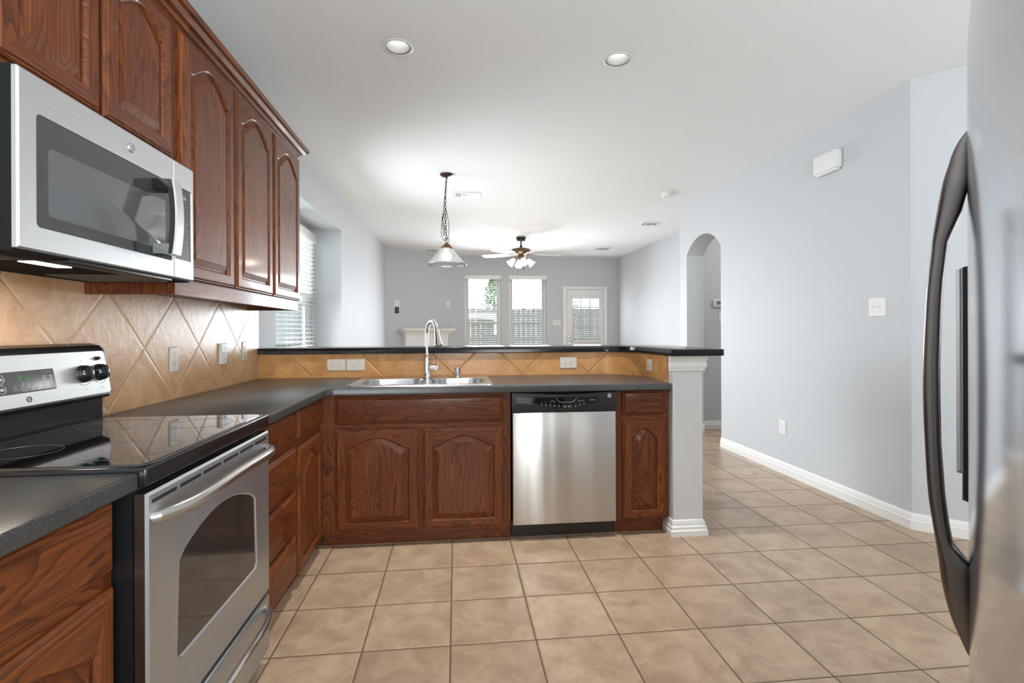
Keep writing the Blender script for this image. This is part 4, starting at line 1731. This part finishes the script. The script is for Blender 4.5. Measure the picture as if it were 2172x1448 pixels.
def wall_plate(name, label, cat, o, u, w, wd, ht, kind, color='white_matte', group=None, thick=.006, horizontal=False):
    mat = basis(o, u, w)
    th = thing(name, label, cat, o, group=group)
    mb = MB()
    mb.rings([L3(rrect(-wd / 2, wd / 2, -ht / 2, ht / 2, .004, 3), 0), L3(rrect(-wd / 2, wd / 2, -ht / 2, ht / 2, .004, 3), thick - .003),
              L3(rrect(-wd / 2 + .004, wd / 2 - .004, -ht / 2 + .004, ht / 2 - .004, .003, 3), thick)])
    p = mb.build('cover_plate', color, th, mat)
    R = Matrix.Rotation(pi / 2, 4, 'Z') if horizontal else Matrix.Identity(4)
    m2 = mat @ R
    if kind == 'outlet':
        for s in (-.0195, .0195):
            mb = MB()
            mb.rings([L3(rrect(-.0165, .0165, s - .014, s + .014, .011, 5), thick - .001), L3(rrect(-.0158, .0158, s - .0133, s + .0133, .011, 5), thick + .0015)])
            so = mb.build('socket', color, th, m2)
            mb = MB()
            for x in (-.0065, .0065):
                mb.box(x - .0012, x + .0012, s + .001, s + .009, thick + .0015, thick + .0019)
            mb.lathe([(.0025, thick + .0015), (.0025, thick + .0019)], (0, s - .007, 0), 8)
            mb.build('slots', 'slot', so, m2, smooth=0)
        mb = MB()
        mb.lathe([(.003, thick - .001), (.0025, thick + .001)], (0, 0, 0), 8)
        mb.build('screw', color, th, m2)
    else:
        xs = {'toggle': [0], 'toggle2': [-.023, .023], 'toggle3': [-.046, 0, .046], 'blank': [], 'jack': []}[kind]
        for x in xs:
            mb = MB()
            mb.box(x - .005, x + .005, -.012, .012, thick - .001, thick + .001)
            mb.rings([[(x - .004, -.004, thick), (x + .004, -.004, thick), (x + .004, .006, thick), (x - .004, .006, thick)],
                      [(x - .003, .006, thick + .011), (x + .003, .006, thick + .011), (x + .003, .011, thick + .011), (x - .003, .011, thick + .011)]])
            mb.build('toggle', color, th, m2)
            for z in (-.030, .030):
                mb = MB()
                mb.lathe([(.0032, thick - .001), (.0028, thick + .0012)], (x, z, 0), 8)
                mb.build('screw', 'slot' if kind == 'toggle' and thick > .008 else 'grey_print', th, m2)
        if kind == 'jack':
            mb = MB()
            mb.lathe([(.005, thick - .001), (.004, thick + .006), (.001, thick + .006)], (0, 0, 0), 10)
            mb.build('jack', 'grey_print', th, m2)
    return th


PL = ((0, 1, 0), (1, 0, 0))
PF = ((1, 0, 0), (0, -1, 0))
PR = ((0, -1, 0), (-1, 0, 0))
XT = XL + .008
wall_plate('wall_outlet', 'white duplex outlet on the tile nearest the range', 'outlet', (XT, 2.585, 1.081), *PL, .072, .118, 'outlet', 'ivory', 'left backsplash plates')
wall_plate('light_switch', 'white switch plate standing off the tile, with dark screws', 'switch', (XT, 3.09, 1.086), *PL, .072, .118, 'toggle', 'white_matte', 'left backsplash plates', thick=.014)
wall_plate('wall_outlet', 'white outlet plate on the left tile nearest the bar', 'outlet', (XT, 3.40, 1.090), *PL, .072, .118, 'outlet', 'ivory', 'left backsplash plates')
YT = 3.648 - .0096
wall_plate('wall_outlet', 'sideways almond outlet left of the sink switch on the bar tile', 'outlet', (-.812, YT, .983), *PF, .122, .080, 'outlet', 'ivory', 'bar backsplash plates', horizontal=True)
wall_plate('light_switch', 'sideways almond toggle switch plate left of the faucet', 'switch', (-.683, YT, .982), *PF, .122, .080, 'toggle', 'ivory', 'bar backsplash plates', horizontal=True)
wall_plate('wall_outlet', 'sideways almond outlet on the bar tile above the dishwasher', 'outlet', (.798, YT, .981), *PF, .122, .080, 'outlet', 'ivory', 'bar backsplash plates', horizontal=True)
_d = (Vector(SP[-1]) - Vector(SP[-2])).normalized()
_n = Vector((_d.y, -_d.x))
_o = Vector(SP[-2]) * .98 + Vector(SP[-1]) * .02 + _n * .0095
wall_plate('wall_outlet', 'almond outlet on the curved bar tile end beside the column', 'outlet', (_o.x, _o.y, .979), (_d.x, _d.y, 0), (_n.x, _n.y, 0), .122, .078, 'outlet', 'ivory', 'bar backsplash plates', horizontal=True)
wall_plate('light_switch', 'white double toggle switch plate on the right wall', 'switch', (XR, 3.113, 1.355), *PR, .135, .120, 'toggle2', 'white_matte')
wall_plate('wall_outlet', 'white outlet low on the right wall above the baseboard', 'outlet', (XR, 4.107, .388), *PR, .080, .118, 'outlet', 'white_matte')
wall_plate('light_switch', 'white triple switch plate left of the patio door', 'switch', (2.055, YF, 1.388), *PF, .165, .118, 'toggle3', 'white_matte')
wall_plate('light_switch', 'white switch plate below the hall thermostat, seen through the arch', 'switch', (3.262, 6.075, 1.365), *PF, .075, .118, 'toggle', 'white_matte')


def dpt(s):
    p = D0 + dd * s
    return p


DU = (dd.x, dd.y, 0)
DW = (dn.x, dn.y, 0)
p = dpt(.235)
wall_plate('cable_plate', 'white cable jack plate on the fireplace wall above a black remote holder', 'wall plate', (p.x, p.y, 1.727), DU, DW, .10, .12, 'jack', 'white_matte')
p = dpt(1.415)
wall_plate('wall_outlet', 'white outlet plate high above the right end of the mantel', 'outlet', (p.x, p.y, 1.76), DU, DW, .085, .12, 'outlet', 'white_matte')
p = dpt(.235)
th = thing('remote_holder', 'small black remote holder on the fireplace wall under a white plate', 'remote', (p.x, p.y, 1.60))
mt = basis((p.x, p.y, 1.602), DU, DW)
mb = MB()
mb.box(-.038, .038, -.055, .055, 0, .022, .008)
mb.build('holder_case', 'black_matte', th, mt)
mb = MB()
mb.box(-.018, .020, -.035, .035, .022, .025, .002)
mb.build('holder_face', 'panel_grey', th, mt)

# door chime on the right wall
th = thing('door_chime', 'white box door chime high on the right wall', 'door chime', (XR, 3.53, 2.36))
mb = MB()
mb.box(XR - .055, XR, 3.418, 3.648, 2.372, 2.500, .006)
mb.build('chime_cover', 'white_matte', th)
mb = MB()
mb.box(XR - .046, XR - .004, 3.435, 3.63, 2.356, 2.373, .003)
mb.build('chime_grille', 'white_matte', th)

# thermostat in the hall
th = thing('thermostat', 'white thermostat on the hall wall seen through the arch', 'thermostat', (3.226, 6.075, 1.545))
mb = MB()
mb.rings([[(x, 6.075, z) for x, z in rrect(3.146, 3.306, 1.494, 1.594, .025, 5)], [(x, 6.052, z) for x, z in rrect(3.149, 3.303, 1.497, 1.591, .024, 5)],
          [(x, 6.049, z) for x, z in rrect(3.154, 3.298, 1.502, 1.586, .02, 5)]])
mb.build('thermostat_case', 'white_matte', th)
part_box(th, 'display', 'lcd', 3.184, 3.252, 6.0475, 6.05, 1.526, 1.572)
for x in (3.190, 3.218, 3.246):
    part_box(th, 'button', 'grey_print', x - .006, x + .006, 6.0475, 6.05, 1.509, 1.514)

# ------------------------------------------------------------------ fireplace mantel
th = thing('fireplace_mantel', 'white fireplace mantel across the angled corner wall', 'mantel', (dpt(.9).x, dpt(.9).y, 0))


def dq(s, o):
    p = D0 + dd * s + dn * o
    return (p.x, p.y)


mb = MB()
mb.prism([dq(.36, .002), dq(1.33, .002), dq(1.33, .10), dq(.36, .10)], .75, 1.20)
mb.build('frieze', 'white', th, smooth=0)
mb = MB()
mb.sweep([dq(.36, .0), dq(.36, .10), dq(1.33, .10), dq(1.33, .0)], [(0, 1.13), (.006, 1.13), (.010, 1.155), (.03, 1.185), (.06, 1.212), (.085, 1.230), (.10, 1.243), (0, 1.243)], side=1)
mb.build('crown_band', 'white', th)
mb = MB()
mb.prism([dq(.25, .002), dq(1.44, .002), dq(1.44, .215), dq(.25, .215)], 1.243, 1.266)
mb.build('mantel_shelf', 'white', th, smooth=0)
for a, b in ((.36, .56), (1.13, 1.33)):
    mb = MB()
    mb.prism([dq(a, .002), dq(b, .002), dq(b, .09), dq(a, .09)], 0, .75)
    mb.build('leg', 'white', th, smooth=0)
mb = MB()
mb.prism([dq(.56, .002), dq(1.13, .002), dq(1.13, .02), dq(.56, .02)], 0, .75)
mb.build('firebox', 'black_matte', th, smooth=0)

# ------------------------------------------------------------------ ceiling things


def can_light(x, y, label):
    th = thing('recessed_light', label, 'ceiling light', (x, y, CEIL), group='recessed ceiling lights')
    mb = MB()
    mb.lathe([(.083, -.0005), (.083, -.003), (.076, -.005), (.068, -.0045), (.062, .0005)], (x, y, CEIL), 36, cap0=False, cap1=False)
    mb.build('trim_ring', 'white', th, recalc=False)
    mb = MB()
    mb.lathe([(.0665, -.0040), (.0615, .0), (.056, .04), (.050, .075)], (x, y, CEIL), 36, cap0=False, cap1=False)
    mb.build('baffle', 'can_baffle', th, recalc=False)
    mb = MB()
    mb.lathe([(.048, .045), (.044, .036), (.030, .029), (.001, .027)], (x, y, CEIL), 30)
    mb.build('lamp_lens', 'can_lens', th)
    lamp('recessed_lamp', 'AREA', (x, y, CEIL + .024), 8.5, (1.0, .97, .92), (0, 0, 0), .075, None, 1.6)


can_light(*CANS[0], 'left recessed ceiling light, above the sink')
can_light(*CANS[1], 'right recessed ceiling light, above the dishwasher')


def ceiling_vent(x0, x1, y0, y1, label, along='x'):
    th = thing('ceiling_vent', label, 'air vent', ((x0 + x1) / 2, (y0 + y1) / 2, CEIL), group='ceiling air vents')
    mb = MB()
    mb.box(x0, x1, y0, y1, CEIL - .008, CEIL - .0005, .003)
    mb.build('vent_frame', 'white', th)
    mb = MB()
    W = x1 - x0
    D = y1 - y0
    n = 5
    for a, b, k in ((.10, .30, 5), (.36, .64, 9), (.70, .90, 5)):
        for i in range(k):
            p0 = x0 + W * (a + (b - a) * (i + .2) / k)
            p1 = x0 + W * (a + (b - a) * (i + .75) / k)
            mb.box(p0, p1, y0 + D * .2, y1 - D * .2, CEIL - .0086, CEIL - .0079)
    mb.build('louver_slots', 'slot', th, smooth=0)


ceiling_vent(-.024, .276, 5.66, 5.86, 'long white ceiling vent just right of the pendant chain')
ceiling_vent(2.60, 2.86, 6.97, 7.18, 'white ceiling vent near the end of the right wall')
ceiling_vent(2.55, 2.82, 9.15, 9.42, 'far white ceiling vent above the patio door')
ceiling_vent(-.55, -.26, 9.66, 9.86, 'far white ceiling vent above the fireplace, behind the pendant shade')
th = thing('smoke_detector', 'round white smoke detector on the ceiling near the right wall', 'smoke detector', (2.33, 5.50, CEIL))
mb = MB()
mb.lathe([(.066, -.0005), (.066, -.016), (.058, -.020), (.058, -.026), (.048, -.036), (.001, -.038)], (2.33, 5.50, CEIL), 28)
mb.build('detector_case', 'white_matte', th)
mb = MB()
mb.lathe([(.012, -.0375), (.011, -.040), (.001, -.040)], (2.335, 5.49, CEIL), 12)
mb.build('test_button', 'white', th)

# pendant
px, py = -.085, 5.03
th = thing('pendant_light', 'ribbed glass pendant light hanging on a dark chain over the dining area', 'pendant light', (px, py, CEIL))
mb = MB()
mb.lathe([(.063, -.0005), (.062, -.010), (.045, -.022), (.015, -.030), (.006, -.045), (.001, -.046)], (px, py, CEIL), 28)
mb.build('canopy', 'bronze', th)
ch = MB()
z = 2.690
i = 0
LL = .036


def link(mb, c, L, wl, ang, r=.0028, tilt=0.0):
    pts = []
    for k in range(14):
        a = 2 * pi * k / 14
        uu = wl * math.cos(a)
        vv = L / 2 * math.sin(a)
        pts.append((c[0] + uu * math.cos(ang) + vv * math.sin(tilt), c[1] + uu * math.sin(ang), c[2] + vv * math.cos(tilt)))
    mb.tube(pts, r, 5, loop=True)


while z > 2.105:
    k = (2.690 - z) / .59
    link(ch, (px - .012 * math.sin(k * pi), py, z - LL / 2), LL, .0085, (0.35 if i % 2 else 1.9))
    z -= LL - .007
    i += 1
for j in range(9):
    link(ch, (px - .030 - .008 * math.sin(j * .7), py + .003, 2.33 - j * .0235), .034, .008, (0.3 if j % 2 else 1.8), tilt=.25)
ch.build('chain', 'bronze', th)
mb = MB()
mb.tube([(px, py, 2.69), (px - .018, py + .006, 2.5), (px - .030, py + .008, 2.36), (px - .048, py + .006, 2.24), (px - .050, py, 2.13), (px - .028, py - .01, 2.085),
         (px + .012, py, 2.10), (px + .024, py, 2.17), (px + .020, py, 2.26), (px + .004, py, 2.34), (px - .010, py, 2.40)], .003, 6)
mb.tube([(px + .022 * math.cos(a), py + .022 * math.sin(a) * .3, 2.087 + .026 * math.sin(a)) for a in [2 * pi * k / 18 for k in range(18)]], .0028, 5, loop=True)
mb.build('cord', 'bronze', th)
mb = MB()
mb.lathe([(.004, 2.066), (.012, 2.060), (.030, 2.046), (.062, 2.012), (.063, 2.006), (.050, 2.004)], (px, py, 0), 28)
mb.build('cap', 'bronze_light', th)
sh = MB()
nn = 96
prof = [(.058, 2.006), (.078, 1.985), (.100, 1.955), (.126, 1.922), (.150, 1.893), (.172, 1.872), (.186, 1.862), (.191, 1.855), (.187, 1.851)]
rg = []
for r, z in prof:
    ring = []
    for k in range(nn):
        a = 2 * pi * k / nn
        rb = r * (1 + (.010 if k % 2 else -.010) * (1 if r < .18 else .3))
        ring.append((px + rb * math.cos(a), py + rb * math.sin(a), z))
    rg.append(ring)
sh.rings(rg, False, False)
sh.build('glass_shade', 'shade_glass', th, smooth=60, recalc=False)
mb = MB()
mb.lathe([(.187, 1.851), (.193, 1.854), (.193, 1.860), (.187, 1.863)], (px, py, 0), 60, cap0=False, cap1=False)
mb.build('shade_rim', 'shade_glass', th)
mb = MB()
mb.lathe([(.014, 2.004), (.018, 1.985), (.040, 1.962), (.052, 1.938), (.048, 1.912), (.028, 1.893), (.001, 1.888)], (px, py, 0), 20)
mb.build('bulb', 'bulb', th)
lamp('pendant_glow', 'POINT', (px, py, 1.87), 4, (1.0, .86, .66), size=.05)

# ceiling fan
fx, fy = 1.052, 8.3
th = thing('ceiling_fan', 'bronze ceiling fan with white blades and four lit glass shades', 'ceiling fan', (fx, fy, CEIL))
mb = MB()
mb.lathe([(.080, -.0005), (.080, -.012), (.070, -.030), (.062, -.066), (.020, -.070), (.012, -.070)], (fx, fy, CEIL), 28)
mb.build('canopy', 'bronze', th)
mb = MB()
mb.lathe([(.012, 2.66), (.012, 2.60), (.020, 2.595), (.022, 2.565), (.018, 2.555)], (fx, fy, 0), 16)
mb.build('downrod', 'bronze', th)
mb = MB()
mb.lathe([(.02, 2.556), (.08, 2.550), (.145, 2.535), (.152, 2.522), (.152, 2.478), (.140, 2.468), (.10, 2.455), (.05, 2.440), (.001, 2.438)], (fx, fy, 0), 36)
mb.build('motor_housing', 'bronze_light', th)
for k in range(5):
    a0 = math.radians(8 + 72 * k)
    ca, sa = math.cos(a0), math.sin(a0)
    Rz = Matrix.Translation((fx, fy, 2.455)) @ Matrix.Rotation(a0, 4, 'Z') @ Matrix.Rotation(math.radians(11), 4, 'X')
    mb = MB()
    outl = []
    for i in range(13):
        t = i / 12
        outl.append((.20 + .45 * t, .055 + .022 * math.sin(t * pi * .75)))
    tip = [(.65 + .03 * math.cos(q), .070 * math.sin(q)) for q in [pi / 2 - pi * j / 8 for j in range(1, 8)]]
    pts = outl + tip + [(x, -y) for x, y in outl[::-1]]
    mb.rings([[(x, y, -.003) for x, y in pts], [(x, y, .003) for x, y in pts]])
    bl = mb.build('fan_blade', 'fan_blade', th, Rz)
    mb = MB()
    mb.rings([[(.09, -.018, -.008), (.09, .018, -.008), (.09, .018, .004), (.09, -.018, .004)], [(.17, -.03, -.009), (.17, .03, -.009), (.17, .03, -.003), (.17, -.03, -.003)],
              [(.26, -.02, -.008), (.26, .02, -.008), (.26, .02, -.003), (.26, -.02, -.003)]])
    mb.build('blade_iron', 'bronze_light', bl, Rz)
mb = MB()
mb.lathe([(.048, 2.438), (.052, 2.42), (.050, 2.385), (.042, 2.372), (.030, 2.36), (.001, 2.355)], (fx, fy, 0), 24)
lk = mb.build('light_kit', 'bronze_light', th)
for k in range(4):
    a0 = math.radians(22 + 90 * k - 105)
    ca, sa = math.cos(a0), math.sin(a0)
    mb = MB()
    mb.tube([(fx + .03 * ca, fy + .03 * sa, 2.392), (fx + .085 * ca, fy + .085 * sa, 2.392), (fx + .115 * ca, fy + .115 * sa, 2.362)], .009, 8)
    mb.build('lamp_arm', 'bronze_light', lk)
    Rm = Matrix.Translation((fx + .108 * ca, fy + .108 * sa, 2.370)) @ Matrix.Rotation(a0, 4, 'Z') @ Matrix.Rotation(math.radians(-46), 4, 'Y')
    mb = MB()
    mb.lathe([(.020, 0), (.030, -.015), (.040, -.045), (.048, -.080), (.062, -.118), (.060, -.119), (.045, -.080), (.036, -.045), (.025, -.016)], (0, 0, 0), 24, cap0=True, cap1=False)
    mb.build('glass_shade', 'frost', lk, Rm)
for dxx, z1_ in ((.035, 2.235), (-.06, 2.03)):
    mb = MB()
    mb.tube([(fx + dxx, fy - .045, 2.39), (fx + dxx, fy - .045, z1_)], .0015, 4)
    mb.lathe([(.001, 0), (.006, -.008), (.008, -.03), (.001, -.036)], (fx + dxx, fy - .045, z1_), 8)
    mb.build('pull_chain', 'bronze', th)
lamp('fan_glow', 'POINT', (fx, fy, 2.02), 11, (1.0, .95, .87), size=.10)
lamp('hall_glow', 'POINT', (4.2, 5.2, 2.4), 26, (1.0, .96, .90), size=.10)
